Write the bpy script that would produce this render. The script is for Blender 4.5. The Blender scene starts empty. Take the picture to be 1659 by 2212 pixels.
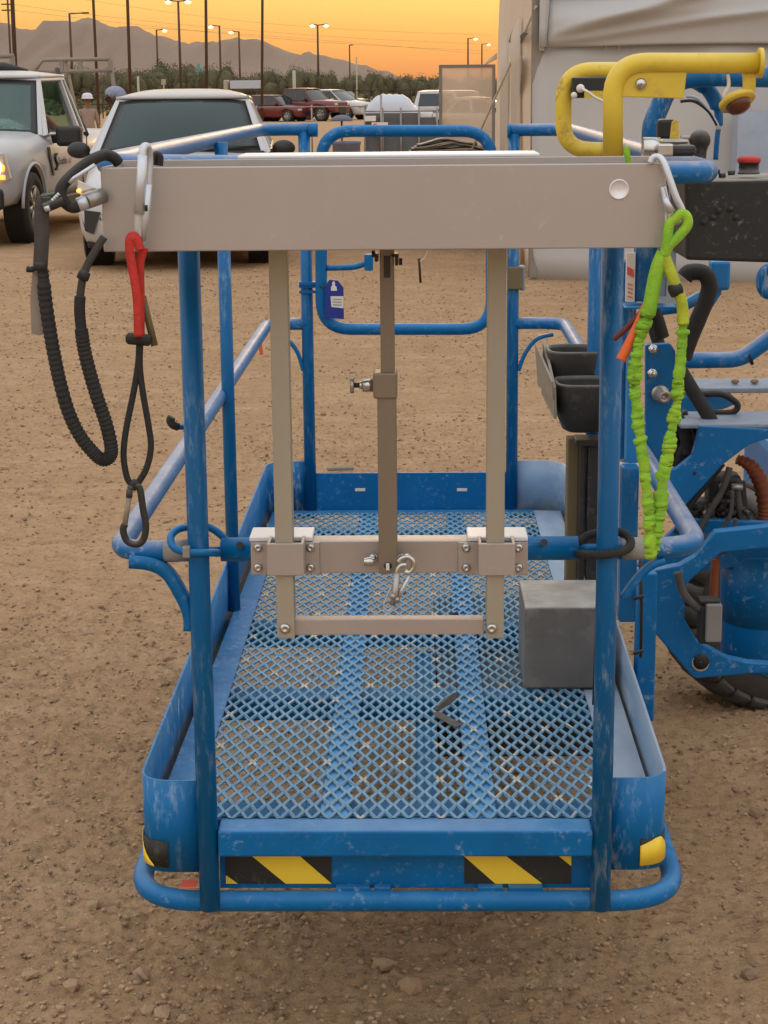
import bpy, bmesh, math, random
import numpy as np
from mathutils import Vector, Matrix

S = bpy.context.scene
COL = S.collection
R = math.radians
rnd = random.Random(7)

# ------------------------------------------------------------------ camera
# the picture is measured on a 1659 x 2212 grid, focal length 3900 on it
PW, PH, PF, CH = 1659.0, 2212.0, 3900.0, 1.65
_F = Vector((69.5, 906.0, PF)).normalized()
_D = Vector((150.0, -16894.0, PF)); _D = (_D - _F * _D.dot(_F)).normalized()
_U = -_D
_R = _U.cross(_F)
if _R.x < 0: _R = -_R
# rows = world axes expressed in camera (right, up, forward)
MW = Matrix(((_R.x, _R.y, _R.z), (_F.x, _F.y, _F.z), (_U.x, _U.y, _U.z)))
cam = bpy.data.cameras.new('camera'); camo = bpy.data.objects.new('camera', cam); COL.objects.link(camo)
right, up, fwd = MW @ Vector((1, 0, 0)), MW @ Vector((0, 1, 0)), MW @ Vector((0, 0, 1))
m4 = Matrix((( right.x, up.x, -fwd.x, 0), (right.y, up.y, -fwd.y, 0), (right.z, up.z, -fwd.z, CH), (0, 0, 0, 1)))
camo.matrix_world = m4
cam.sensor_fit = 'VERTICAL'; cam.sensor_height = 36.0; cam.lens = 36.0 * PF / PH
cam.clip_start = 0.05; cam.clip_end = 40000
S.camera = camo

def ray(px, py): return MW @ Vector((px - PW / 2, -(py - PH / 2), PF))
def at(px, py, Y):
    d = ray(px, py); return Vector((0, 0, CH)) + d * (Y / d.y)
def atz(px, py, z):
    d = ray(px, py); return Vector((0, 0, CH)) + d * ((z - CH) / d.z)

# ------------------------------------------------------------------ world
W = bpy.data.worlds.new('World'); S.world = W; W.use_nodes = True
nt = W.node_tree; nt.nodes.clear()
def N(tree, t, **k):
    n = tree.nodes.new(t)
    for a, b in k.items(): setattr(n, a, b)
    return n
out = N(nt, 'ShaderNodeOutputWorld')
sky = N(nt, 'ShaderNodeTexSky', sky_type='NISHITA', sun_disc=False)
sky.sun_elevation = R(3.0); sky.sun_rotation = R(4.0); sky.dust_density = 4.0; sky.ozone_density = 2.0
bg1 = N(nt, 'ShaderNodeBackground'); bg1.inputs[1].default_value = 0.02
nt.links.new(sky.outputs[0], bg1.inputs[0])
tc = N(nt, 'ShaderNodeTexCoord'); sx = N(nt, 'ShaderNodeSeparateXYZ')
nt.links.new(tc.outputs['Generated'], sx.inputs[0])
def ramp(stops):
    r = N(nt, 'ShaderNodeValToRGB'); e = r.color_ramp.elements
    r.color_ramp.interpolation = 'EASE' if False else 'LINEAR'
    while len(e) > 1: e.remove(e[-1])
    e[0].position = stops[0][0]; e[0].color = (*stops[0][1], 1)
    for p, c in stops[1:]:
        x = e.new(p); x.color = (*c, 1)
    return r
# elevation shaped by a square root so that the low band has room on the ramp
mx = N(nt, 'ShaderNodeMath', operation='MAXIMUM'); mx.inputs[1].default_value = 0
nt.links.new(sx.outputs[2], mx.inputs[0])
sq = N(nt, 'ShaderNodeMath', operation='POWER'); sq.inputs[1].default_value = 0.5
nt.links.new(mx.outputs[0], sq.inputs[0])
def el(deg): return math.sqrt(math.sin(R(deg)))
front = ramp([(0, (0.80, 0.25, 0.07)), (el(0.6), (0.84, 0.29, 0.075)), (el(1.6), (0.94, 0.42, 0.09)), (el(3.0), (1.04, 0.63, 0.15)), (el(7), (1.05, 0.76, 0.36)),
              (el(16), (1.0, 0.85, 0.64)), (el(35), (1.02, 1.0, 0.99)), (1, (1.26, 1.34, 1.47))])
back = ramp([(0, (0.94, 0.76, 0.60)), (el(8), (0.98, 0.83, 0.70)), (el(20), (1.10, 1.04, 0.98)), (el(45), (1.34, 1.36, 1.42)), (1, (1.26, 1.34, 1.47))])
nt.links.new(sq.outputs[0], front.inputs[0]); nt.links.new(sq.outputs[0], back.inputs[0])
mr = N(nt, 'ShaderNodeMapRange'); mr.inputs[1].default_value = -0.35; mr.inputs[2].default_value = 0.75
nt.links.new(sx.outputs[1], mr.inputs[0])
mixc = N(nt, 'ShaderNodeMix', data_type='RGBA')
nt.links.new(mr.outputs[0], mixc.inputs[0]); nt.links.new(back.outputs[0], mixc.inputs[6]); nt.links.new(front.outputs[0], mixc.inputs[7])
bg2 = N(nt, 'ShaderNodeBackground'); bg2.inputs[1].default_value = 1.0
nt.links.new(mixc.outputs[2], bg2.inputs[0])
ads = N(nt, 'ShaderNodeAddShader')
nt.links.new(bg1.outputs[0], ads.inputs[0]); nt.links.new(bg2.outputs[0], ads.inputs[1]); nt.links.new(ads.outputs[0], out.inputs[0])

sl = bpy.data.lights.new('sun', 'SUN'); sl.energy = 0.45; sl.angle = R(14); sl.color = (1.0, 0.62, 0.32)
so = bpy.data.objects.new('sun', sl); COL.objects.link(so)
sd = Vector((math.sin(R(4)) , math.cos(R(4)), math.tan(R(6)))).normalized()
so.rotation_euler = sd.to_track_quat('Z', 'Y').to_euler()
S.view_settings.view_transform = 'Standard'; S.view_settings.look = 'None'
S.view_settings.exposure = 0.0; S.view_settings.gamma = 1.0; S.view_settings.use_curve_mapping = False
S.cycles.max_bounces = 6; S.cycles.transparent_max_bounces = 12; S.cycles.volume_bounces = 0

# ------------------------------------------------------------------ materials
MATS = {}
def mat(name, col, rough=0.5, metal=0.0, wear=None, wear_amt=0.5, wear_scale=30.0, var=0.0, var_scale=6.0, bump=0.0, bump_scale=200.0,
        emit=None, emit_s=0.0, coat=0.0, stretch=(1, 1, 1), dust_or_light=None, dust_or_light_amt=0.0, spec=0.5):
    """principled material in object space: tone variation, scuffs, an upward facing film (dusty, or top light painted on the blues) and fine relief"""
    m = bpy.data.materials.new(name); m.use_nodes = True; MATS[name] = m
    t = m.node_tree; b = t.nodes['Principled BSDF']
    b.inputs['Base Color'].default_value = (*col, 1); b.inputs['Roughness'].default_value = rough; b.inputs['Metallic'].default_value = metal; b.inputs['Specular IOR Level'].default_value = spec
    if coat: b.inputs['Coat Weight'].default_value = coat; b.inputs['Coat Roughness'].default_value = 0.08
    L = t.links.new
    co = N(t, 'ShaderNodeTexCoord'); mp = N(t, 'ShaderNodeMapping'); mp.inputs['Scale'].default_value = stretch
    L(co.outputs['Object'], mp.inputs[0]); vec = mp.outputs[0]
    cur = None
    def noise(scale, det=4.0, rg=0.6, loc=0.0):
        n = N(t, 'ShaderNodeTexNoise'); n.inputs['Scale'].default_value = scale; n.inputs['Detail'].default_value = det; n.inputs['Roughness'].default_value = rg
        if loc:
            q = N(t, 'ShaderNodeVectorMath', operation='ADD'); q.inputs[1].default_value = (loc, loc * 1.7, loc * .6); L(vec, q.inputs[0]); L(q.outputs[0], n.inputs[0])
        else: L(vec, n.inputs[0])
        return n.outputs[0]
    def mixin(fac, c2):
        nonlocal cur
        x = N(t, 'ShaderNodeMix', data_type='RGBA')
        if cur is None: x.inputs[6].default_value = (*col, 1)
        else: L(cur, x.inputs[6])
        x.inputs[7].default_value = (*c2, 1); L(fac, x.inputs[0]); cur = x.outputs[2]
    def rng(sock, a, bb, lo=0.0, hi=1.0):
        r = N(t, 'ShaderNodeMapRange'); r.inputs[1].default_value = a; r.inputs[2].default_value = bb; r.inputs[3].default_value = lo; r.inputs[4].default_value = hi
        L(sock, r.inputs[0]); return r.outputs[0]
    if var:
        f = rng(noise(var_scale, 5.0, 0.6, 3.1), 0.3, 0.7, 0, 1)
        mixin(f, tuple(max(0.0, c * (1 - var)) for c in col))
    if wear is not None:
        f1 = rng(noise(wear_scale, 8.0, 0.72, 9.3), 0.60 - 0.12 * wear_amt, 0.70, 0, 1)
        f2 = rng(noise(wear_scale * 0.13, 3.0, 0.5, 1.9), 0.40, 0.62, 0, min(1.0, 0.35 + wear_amt))
        mu = N(t, 'ShaderNodeMath', operation='MULTIPLY'); L(f1, mu.inputs[0]); L(f2, mu.inputs[1]); mixin(mu.outputs[0], wear)
        rr = rng(mu.outputs[0], 0, 1, rough, min(1, rough + 0.3)); L(rr, b.inputs['Roughness'])
    if dust_or_light is not None:
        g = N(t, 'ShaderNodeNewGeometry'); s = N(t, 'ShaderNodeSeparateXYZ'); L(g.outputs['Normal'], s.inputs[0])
        u = rng(s.outputs[2], 0.35, 0.95, 0, dust_or_light_amt)
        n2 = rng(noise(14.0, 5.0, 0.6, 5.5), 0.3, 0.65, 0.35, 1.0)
        mu = N(t, 'ShaderNodeMath', operation='MULTIPLY'); L(u, mu.inputs[0]); L(n2, mu.inputs[1]); mixin(mu.outputs[0], dust_or_light)
    if cur is not None: L(cur, b.inputs['Base Color'])
    if bump:
        bp = N(t, 'ShaderNodeBump'); bp.inputs['Strength'].default_value = bump; bp.inputs['Distance'].default_value = 0.002
        L(noise(bump_scale, 3.0, 0.6), bp.inputs['Height']); L(bp.outputs[0], b.inputs['Normal'])
    if emit is not None:
        b.inputs['Emission Color'].default_value = (*emit, 1); b.inputs['Emission Strength'].default_value = emit_s
    return m

BLUE = (0.0, 0.140, 0.385)
mat('blue_paint', BLUE, 0.42, spec=.25, wear=(0.34, 0.44, 0.52), wear_amt=0.35, wear_scale=55, var=0.25, dust_or_light=(0.10, 0.31, 0.56), dust_or_light_amt=0.5)  # upward faces painted a lighter blue, standing in for sky light
mat('blue_rail', (0.0, 0.140, 0.385), 0.34, spec=.35, wear=(0.45, 0.47, 0.50), wear_amt=0.55, wear_scale=60, var=0.2, dust_or_light=(0.47, 0.45, 0.46), dust_or_light_amt=0.65)  # warm highlight along the rail tops painted onto upward faces; chips are wear
mat('blue_toe', (0.0, 0.140, 0.385), 0.5, spec=.25, wear=(0.36, 0.47, 0.58), wear_amt=0.7, wear_scale=55, var=0.3, stretch=(1, 1, .35), dust_or_light=(0.10, 0.26, 0.42), dust_or_light_amt=0.5)  # lighter blue tops carry light from above in the colour
mat('blue_toe_worn', (0.20, 0.34, 0.52), 0.5, spec=.3, wear=(0.66, 0.69, 0.72), wear_amt=1.5, wear_scale=30, var=0.3, stretch=(1, .3, 1), dust_or_light=(0.5, 0.5, 0.5), dust_or_light_amt=0.5)
mat('blue_post', (0.0, 0.132, 0.36), 0.36, spec=.3, wear=(0.32, 0.42, 0.50), wear_amt=0.75, wear_scale=80, var=0.35, stretch=(1, 1, .22))
mat('blue_mesh', (0.165, 0.335, 0.48), 0.55, spec=.3, wear=(0.34, 0.38, 0.38), wear_amt=0.6, wear_scale=14, var=0.3, var_scale=4)
mat('mesh_worn', (0.50, 0.49, 0.43), 0.6, var=0.3)
mat('blue_under', (0.0, 0.19, 0.50), 0.45, var=0.3, dust_or_light=(0.12, 0.38, 0.68), dust_or_light_amt=0.7)  # brighter tops painted in to offset the shade below the floor
mat('aluminium', (0.455, 0.41, 0.38), 0.42, 0.5, var=0.07, var_scale=4, bump=0.12, bump_scale=700, wear=(0.62, 0.59, 0.55), wear_amt=0.15, wear_scale=60)
mat('aluminium_leg', (0.41, 0.37, 0.29), 0.5, 0.35, var=0.12, var_scale=4, stretch=(1, 1, .3), bump=0.1, bump_scale=400)
mat('bronze_bar', (0.235, 0.19, 0.14), 0.45, 0.35, var=0.1, stretch=(1, 1, .2), bump=0.1, bump_scale=400)
mat('aluminium_lit', (0.80, 0.79, 0.79), 0.4, 0.2, var=0.05)  # lit copy of the aluminium, light from overhead put into its colour
mat('steel', (0.62, 0.60, 0.57), 0.22, 0.95, var=0.2, var_scale=40)
mat('dark_steel', (0.06, 0.05, 0.045), 0.45, 0.6, var=0.4, var_scale=50)
mat('silver_clip', (0.60, 0.62, 0.65), 0.38, 0.55, var=0.15, var_scale=30)
mat('grey_tape', (0.33, 0.31, 0.28), 0.6, var=0.3, var_scale=30, bump=0.3)
mat('yellow_paint', (0.74, 0.53, 0.045), 0.42, wear=(0.16, 0.12, 0.05), wear_amt=0.8, wear_scale=28, var=0.2, dust_or_light=(0.62, 0.52, 0.30), dust_or_light_amt=0.25)
mat('yellow_sticker', (0.88, 0.62, 0.04), 0.5, var=0.12, bump=0.2, bump_scale=900)
mat('black_sticker', (0.015, 0.014, 0.012), 0.6, wear=(0.2, 0.19, 0.17), wear_amt=0.35, wear_scale=60, bump=0.3, bump_scale=900)
mat('black_plastic', (0.022, 0.021, 0.020), 0.5, wear=(0.16, 0.15, 0.14), wear_amt=0.5, wear_scale=40, dust_or_light=(0.22, 0.20, 0.17), dust_or_light_amt=0.75)
mat('control_black', (0.016, 0.017, 0.018), 0.55, wear=(0.30, 0.30, 0.28), wear_amt=0.3, wear_scale=70, var=0.3, dust_or_light=(0.40, 0.35, 0.28), dust_or_light_amt=0.9)
mat('rubber', (0.018, 0.017, 0.016), 0.75, var=0.3, dust_or_light=(0.12, 0.10, 0.08), dust_or_light_amt=0.5)
mat('tyre', (0.045, 0.042, 0.038), 0.85, var=0.35, var_scale=10, dust_or_light=(0.16, 0.12, 0.09), dust_or_light_amt=0.6, bump=0.4, bump_scale=120)
mat('black_web', (0.024, 0.023, 0.022), 0.8, var=0.4, var_scale=40, bump=0.8, bump_scale=350)
mat('grey_web', (0.075, 0.07, 0.062), 0.8, var=0.3, var_scale=30, bump=0.6, bump_scale=450)
mat('tan_flap', (0.30, 0.25, 0.19), 0.75, var=0.25, var_scale=20)
mat('red_web', (0.62, 0.035, 0.022), 0.7, var=0.35, var_scale=60, bump=0.8, bump_scale=420)
mat('green_web', (0.27, 0.58, 0.03), 0.75, wear=(0.46, 0.66, 0.05), wear_amt=1.2, wear_scale=30, var=0.35, var_scale=40, bump=0.9, bump_scale=420)
mat('yellow_web', (0.50, 0.58, 0.03), 0.7, var=0.3, var_scale=60, bump=0.9, bump_scale=420)
mat('orange_strip', (0.85, 0.15, 0.03), 0.55, var=0.15)
mat('darkred_strip', (0.14, 0.02, 0.012), 0.6, var=0.2)
mat('olive_strip', (0.17, 0.13, 0.06), 0.7, var=0.2)
mat('grey_box', (0.15, 0.142, 0.133), 0.5, wear=(0.30, 0.285, 0.26), wear_amt=0.9, wear_scale=16, var=0.35, dust_or_light=(0.45, 0.42, 0.37), dust_or_light_amt=0.85, bump=0.15, bump_scale=150)
mat('orange_hose', (0.24, 0.055, 0.016), 0.6, var=0.4, var_scale=20, bump=0.4, bump_scale=150)
mat('grey_plate', (0.25, 0.30, 0.37), 0.45, wear=(0.08, 0.1, 0.13), wear_amt=0.6, wear_scale=24, var=0.2)
mat('pale_blue', (0.36, 0.43, 0.54), 0.5, var=0.2)
mat('label_white', (0.72, 0.66, 0.58), 0.55, var=0.06)
mat('label_red', (0.62, 0.10, 0.06), 0.55)
mat('connector_grey', (0.22, 0.21, 0.20), 0.6, var=0.2)
mat('red_button', (0.45, 0.02, 0.02), 0.5, dust_or_light=(0.4, 0.15, 0.12), dust_or_light_amt=0.4)
mat('amber_lens', (0.13, 0.032, 0.01), 0.25, var=0.3, var_scale=60)
mat('tag_blue', (0.01, 0.03, 0.24), 0.4)
mat('white_car', (0.50, 0.495, 0.50), 0.42, coat=0.25, var=0.04, var_scale=2, dust_or_light=(0.5, 0.45, 0.4), dust_or_light_amt=0.2)
mat('red_car', (0.14, 0.012, 0.014), 0.3, coat=0.5, var=0.1, var_scale=2)
mat('black_car', (0.018, 0.018, 0.02), 0.3, coat=0.5)
mat('grey_car', (0.22, 0.22, 0.23), 0.35, coat=0.4)
mat('black_trim', (0.018, 0.018, 0.018), 0.5)
mat('chrome_dull', (0.42, 0.39, 0.36), 0.35, 0.7, var=0.3, var_scale=30)
mat('dark_glass', (0.012, 0.016, 0.018), 0.08, coat=0.3)
mat('headlight', (0.55, 0.52, 0.48), 0.15, coat=0.8, var=0.3, var_scale=12)
mat('lamp_lit', (1, .75, .4), 0.5, emit=(1.0, 0.66, 0.28), emit_s=7.0)
mat('amber_lit', (1, .4, .1), 0.5, emit=(1.0, 0.30, 0.04), emit_s=2.2)
mat('street_light', (1, .9, .6), 0.5, emit=(1.0, 0.84, 0.48), emit_s=1.9)
mat('tail_lit', (1, .1, .05), 0.5, emit=(1.0, 0.07, 0.03), emit_s=2.5)
mat('interior', (0.075, 0.085, 0.082), 0.8, var=0.2)
mat('seat_fabric', (0.03, 0.03, 0.032), 0.85)
mat('pole_brown', (0.085, 0.042, 0.022), 0.75, var=0.3)
mat('pole_pale', (0.42, 0.37, 0.28), 0.7, var=0.2)
mat('foliage', (0.145, 0.125, 0.055), 0.85, var=0.5, var_scale=0.8)
mat('foliage_dark', (0.125, 0.112, 0.05), 0.85, var=0.5, var_scale=0.8)
mat('bark', (0.06, 0.045, 0.03), 0.9, var=0.3)
mat('mountain', (0.18, 0.125, 0.09), 0.95, var=0.12, var_scale=0.004)
mat('tent_white', (0.47, 0.465, 0.455), 0.6, var=0.05, var_scale=1.2, bump=0.1, bump_scale=30)
mat('tent_frame', (0.30, 0.27, 0.24), 0.45, 0.5, var=0.25)
mat('tent_dark', (0.05, 0.042, 0.03), 0.8)
mat('rope', (0.55, 0.48, 0.40), 0.8)
mat('skin_dark', (0.075, 0.032, 0.018), 0.55, var=0.15, var_scale=12)
mat('skin_mid', (0.20, 0.095, 0.055), 0.55, var=0.15, var_scale=12)
mat('cloth_purple', (0.032, 0.025, 0.075), 0.85, var=0.2)
mat('cloth_dark', (0.03, 0.032, 0.045), 0.85, var=0.2)
mat('cloth_tan', (0.30, 0.21, 0.16), 0.85, var=0.15)
mat('bandana', (0.24, 0.26, 0.36), 0.8, wear=(0.6, 0.6, 0.65), wear_amt=0.5, wear_scale=30)
mat('hat_white', (0.62, 0.58, 0.66), 0.5)
mat('screen_grey', (0.105, 0.108, 0.112), 0.8, var=0.2, var_scale=2)
mat('tank_white', (0.46, 0.48, 0.52), 0.45, var=0.06, var_scale=2)
mat('canopy_grey', (0.12, 0.125, 0.17), 0.7, var=0.15)
mat('wood_scrap', (0.22, 0.19, 0.15), 0.85, var=0.3, var_scale=20)
mat('leaf_dry', (0.11, 0.095, 0.075), 0.7, var=0.4, var_scale=30)
mat('teal', (0.08, 0.26, 0.24), 0.7); mat('roof_red', (0.20, 0.07, 0.045), 0.8)
mat('stone', (0.46, 0.305, 0.18), 0.9, var=0.35, var_scale=12, bump=0.6, bump_scale=60)
mat('stone_dark', (0.31, 0.20, 0.12), 0.9, var=0.35, var_scale=12, bump=0.6, bump_scale=60)
mat('green_flag', (0.5, 0.6, 0.1), 0.7)

def glass_mat(name, tint, refl=1.0, rough=0.02, ior=1.5, haze=0.0, hazecol=(0.6, 0.55, 0.5)):
    m = bpy.data.materials.new(name); m.use_nodes = True; MATS[name] = m
    t = m.node_tree; t.nodes.clear(); L = t.links.new
    o = N(t, 'ShaderNodeOutputMaterial'); tr = N(t, 'ShaderNodeBsdfTransparent'); tr.inputs[0].default_value = (*tint, 1)
    gl = N(t, 'ShaderNodeBsdfGlossy'); gl.inputs['Roughness'].default_value = rough
    fr = N(t, 'ShaderNodeFresnel'); fr.inputs[0].default_value = ior
    mu = N(t, 'ShaderNodeMath', operation='MULTIPLY'); mu.inputs[1].default_value = refl; L(fr.outputs[0], mu.inputs[0])
    mi = N(t, 'ShaderNodeMixShader'); base = tr.outputs[0]
    if haze:
        df = N(t, 'ShaderNodeBsdfDiffuse'); df.inputs[0].default_value = (*hazecol, 1); tl = N(t, 'ShaderNodeBsdfTranslucent'); tl.inputs[0].default_value = (*hazecol, 1)
        a = N(t, 'ShaderNodeAddShader'); L(df.outputs[0], a.inputs[0]); L(tl.outputs[0], a.inputs[1])
        m2 = N(t, 'ShaderNodeMixShader'); m2.inputs[0].default_value = haze; L(tr.outputs[0], m2.inputs[1]); L(a.outputs[0], m2.inputs[2]); base = m2.outputs[0]
    L(mu.outputs[0], mi.inputs[0]); L(base, mi.inputs[1]); L(gl.outputs[0], mi.inputs[2]); L(mi.outputs[0], o.inputs[0])
    return m
glass_mat('car_glass', (0.60, 0.73, 0.66), 0.9, haze=0.05, hazecol=(0.10, 0.20, 0.18))
glass_mat('car_glass_dark', (0.34, 0.52, 0.47), 1.0, haze=0.13, hazecol=(0.10, 0.23, 0.20))
glass_mat('clear_panel', (0.93, 0.90, 0.86), 1.0, haze=0.50, hazecol=(0.50, 0.44, 0.38))
# tent side wall: cloth that lets the glow behind it through
def cloth_mat(name, col, transl):
    m = mat(name, col, 0.7, var=0.06, var_scale=1.0, bump=0.1, bump_scale=30)
    t = m.node_tree; b = t.nodes['Principled BSDF']; o = [n for n in t.nodes if n.type == 'OUTPUT_MATERIAL'][0]
    tl = N(t, 'ShaderNodeBsdfTranslucent'); tl.inputs[0].default_value = (*col, 1)
    mi = N(t, 'ShaderNodeMixShader'); mi.inputs[0].default_value = transl
    t.links.new(b.outputs[0], mi.inputs[1]); t.links.new(tl.outputs[0], mi.inputs[2]); t.links.new(mi.outputs[0], o.inputs[0])
    return m
cloth_mat('tent_side', (0.80, 0.71, 0.61), 0.5)

# ------------------------------------------------------------------ mesh helpers
def fillet(pts, rad, seg=6, closed=False):
    pts = [Vector(p) for p in pts]; n = len(pts); o = []
    rads = rad if isinstance(rad, (list, tuple)) else [rad] * n
    for i, p in enumerate(pts):
        if not closed and (i == 0 or i == n - 1): o.append(p); continue
        a, b = pts[i - 1], pts[(i + 1) % n]
        d1, d2 = (a - p), (b - p); l1, l2 = d1.length, d2.length; d1.normalize(); d2.normalize()
        ang = d1.angle(d2) if l1 > 1e-9 and l2 > 1e-9 else math.pi
        if ang > 3.1: o.append(p); continue
        t = min(rads[i] / math.tan(ang / 2), l1 * .49, l2 * .49)
        for k in range(seg + 1):
            s = k / seg; p1 = p + d1 * t; p2 = p + d2 * t
            o.append(p1 * (1 - s) ** 2 + p * 2 * s * (1 - s) + p2 * s * s)
    return o

def smooth_path(pts, n=8, closed=False):
    P = [Vector(p) for p in pts]; m = len(P); o = []
    rng_ = range(m if closed else m - 1)
    for i in rng_:
        p0 = P[(i - 1) % m] if closed else P[max(i - 1, 0)]; p1 = P[i]; p2 = P[(i + 1) % m]; p3 = P[(i + 2) % m] if closed else P[min(i + 2, m - 1)]
        for k in range(n):
            t = k / n
            o.append(0.5 * ((2 * p1) + (p2 - p0) * t + (2 * p0 - 5 * p1 + 4 * p2 - p3) * t * t + (3 * p1 - p0 - 3 * p2 + p3) * t ** 3))
    if not closed: o.append(P[-1])
    return o

class MB:
    def __init__(s): s.v = []; s.f = []; s.sm = []; s.mi = []; s.slot = 0
    def add(s, vs, fs, smooth=False):
        o = len(s.v); s.v += [Vector(v) for v in vs]
        for f in fs: s.f.append(tuple(i + o for i in f)); s.sm.append(smooth); s.mi.append(s.slot)
        return s
    def box(s, c, size, rot=None):
        c = Vector(c); h = Vector(size) / 2
        vs = [Vector((x, y, z)) for x in (-h.x, h.x) for y in (-h.y, h.y) for z in (-h.z, h.z)]
        if rot is not None: vs = [rot @ v for v in vs]
        vs = [v + c for v in vs]
        return s.add(vs, [(0, 1, 3, 2), (4, 6, 7, 5), (0, 4, 5, 1), (2, 3, 7, 6), (0, 2, 6, 4), (1, 5, 7, 3)])
    def mm(s, a, b):
        a, b = Vector(a), Vector(b); lo = Vector([min(a[i], b[i]) for i in range(3)]); hi = Vector([max(a[i], b[i]) for i in range(3)])
        return s.box((lo + hi) / 2, hi - lo)
    def tube(s, pts, r, n=12, closed=False, caps=True, flat=None):
        P = [Vector(p) for p in pts]
        Q = [P[0]]
        rr = r if isinstance(r, (list, tuple)) else [r] * len(P); RR = [rr[0]]
        for p, q in zip(P[1:], rr[1:]):
            if (p - Q[-1]).length > 1e-6: Q.append(p); RR.append(q)
        if closed and (Q[0] - Q[-1]).length < 1e-6: Q.pop(); RR.pop()
        P, rr = Q, RR; m = len(P)
        T = []
        for i in range(m):
            a = P[i - 1] if (closed or i > 0) else P[0]; b = P[(i + 1) % m] if (closed or i < m - 1) else P[-1]
            T.append((b - a).normalized() if (b - a).length > 1e-9 else Vector((0, 0, 1)))
        u = T[0].orthogonal().normalized()
        if flat is not None:
            u = Vector(flat) - T[0] * Vector(flat).dot(T[0]); u.normalize()
        vs = []
        sc = 1.0
        for i in range(m):
            if i:
                q = T[i - 1].rotation_difference(T[i]); u = q @ u
            u = (u - T[i] * u.dot(T[i])).normalized(); w = T[i].cross(u)
            ra = rr[i]; rx, ry = (ra, ra) if not isinstance(ra, tuple) else ra
            for k in range(n):
                a = 2 * math.pi * (k + .5) / n; vs.append(P[i] + u * (math.cos(a) * rx) + w * (math.sin(a) * ry))
        fs = []
        for i in range(m if closed else m - 1):
            j = (i + 1) % m
            for k in range(n):
                l = (k + 1) % n; fs.append((i * n + k, i * n + l, j * n + l, j * n + k))
        s.add(vs, fs, True)
        if caps and not closed:
            o = len(s.v) - len(vs)
            s.f.append(tuple(o + k for k in reversed(range(n)))); s.sm.append(False); s.mi.append(s.slot)
            s.f.append(tuple(o + (m - 1) * n + k for k in range(n))); s.sm.append(False); s.mi.append(s.slot)
        return s
    def bar(s, pts, w, t, wdir):
        """rectangular bar along a path, w across wdir, t the other way"""
        return s.tube(pts, [(w / 2 * 1.41421, t / 2 * 1.41421)] * len(pts), n=4, flat=wdir)
    def cyl(s, a, b, r, n=16, r2=None):
        return s.tube([a, b], [r, r if r2 is None else r2], n)
    def lathe(s, prof, c, axis=(0, 0, 1), n=20):
        ax = Vector(axis).normalized(); u = ax.orthogonal().normalized(); w = ax.cross(u); c = Vector(c); vs = []
        for r_, h in prof:
            for k in range(n):
                a = 2 * math.pi * k / n; vs.append(c + ax * h + (u * math.cos(a) + w * math.sin(a)) * max(r_, 1e-5))
        fs = [(i * n + k, i * n + (k + 1) % n, (i + 1) * n + (k + 1) % n, (i + 1) * n + k) for i in range(len(prof) - 1) for k in range(n)]
        s.add(vs, fs, True)
        return s
    def ball(s, c, r, n=14, m=9):
        r = Vector((r, r, r)) if not hasattr(r, '__len__') else Vector(r); c = Vector(c); vs = []; 
        for i in range(m + 1):
            t = math.pi * i / m
            for k in range(n):
                p = 2 * math.pi * k / n
                vs.append(c + Vector((r.x * math.sin(t) * math.cos(p), r.y * math.sin(t) * math.sin(p), r.z * math.cos(t))))
        fs = [(i * n + k, (i + 1) * n + k, (i + 1) * n + (k + 1) % n, i * n + (k + 1) % n) for i in range(m) for k in range(n)]
        return s.add(vs, fs, True)
    def prism(s, poly, d):
        """flat polygon of 3D points pushed along vector d"""
        P = [Vector(p) for p in poly]; d = Vector(d); n = len(P)
        nm = Vector((0, 0, 0))
        for i in range(n): nm += P[i].cross(P[(i + 1) % n])
        if nm.dot(d) > 0: P.reverse()
        vs = P + [p + d for p in P]
        return s.add(vs, [tuple(range(n)), tuple(reversed(range(n, 2 * n)))] + [(i, i + n, (i + 1) % n + n, (i + 1) % n) for i in range(n)])
    def loft(s, rings, smooth=True, caps=True, closed_ring=True):
        n = len(rings[0]); vs = [p for r_ in rings for p in r_]; kk = n if closed_ring else n - 1
        fs = [(i * n + k, i * n + (k + 1) % n, (i + 1) * n + (k + 1) % n, (i + 1) * n + k) for i in range(len(rings) - 1) for k in range(kk)]
        s.add(vs, fs, smooth)
        if caps:
            o = len(s.v) - len(vs); m = len(rings)
            s.f.append(tuple(o + k for k in reversed(range(n)))); s.sm.append(False); s.mi.append(s.slot)
            s.f.append(tuple(o + (m - 1) * n + k for k in range(n))); s.sm.append(False); s.mi.append(s.slot)
        return s
    def grid(s, fn, nu, nv, th=0.0, smooth=True):
        """sheet fn(u, v) in 0..1, doubled along its normal when th is given"""
        P = [[Vector(fn(i / nu, j / nv)) for j in range(nv + 1)] for i in range(nu + 1)]
        vs = [p for r_ in P for p in r_]; w = nv + 1
        fs = [(i * w + j, (i + 1) * w + j, (i + 1) * w + j + 1, i * w + j + 1) for i in range(nu) for j in range(nv)]
        if not th: return s.add(vs, fs, smooth)
        nb = []
        for i in range(nu + 1):
            for j in range(nv + 1):
                a = P[min(i + 1, nu)][j] - P[max(i - 1, 0)][j]; b = P[i][min(j + 1, nv)] - P[i][max(j - 1, 0)]
                nb.append(P[i][j] - a.cross(b).normalized() * th)
        o = len(vs); vs2 = vs + nb
        f2 = fs + [tuple(o + k for k in reversed(f)) for f in fs]
        rim = [i * w for i in range(nu + 1)] + [nu * w + j for j in range(1, nv + 1)] + [i * w + nv for i in range(nu - 1, -1, -1)] + [j for j in range(nv - 1, 0, -1)]
        f2 += [(rim[k], rim[(k + 1) % len(rim)], o + rim[(k + 1) % len(rim)], o + rim[k]) for k in range(len(rim))]
        return s.add(vs2, f2, smooth)
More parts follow.
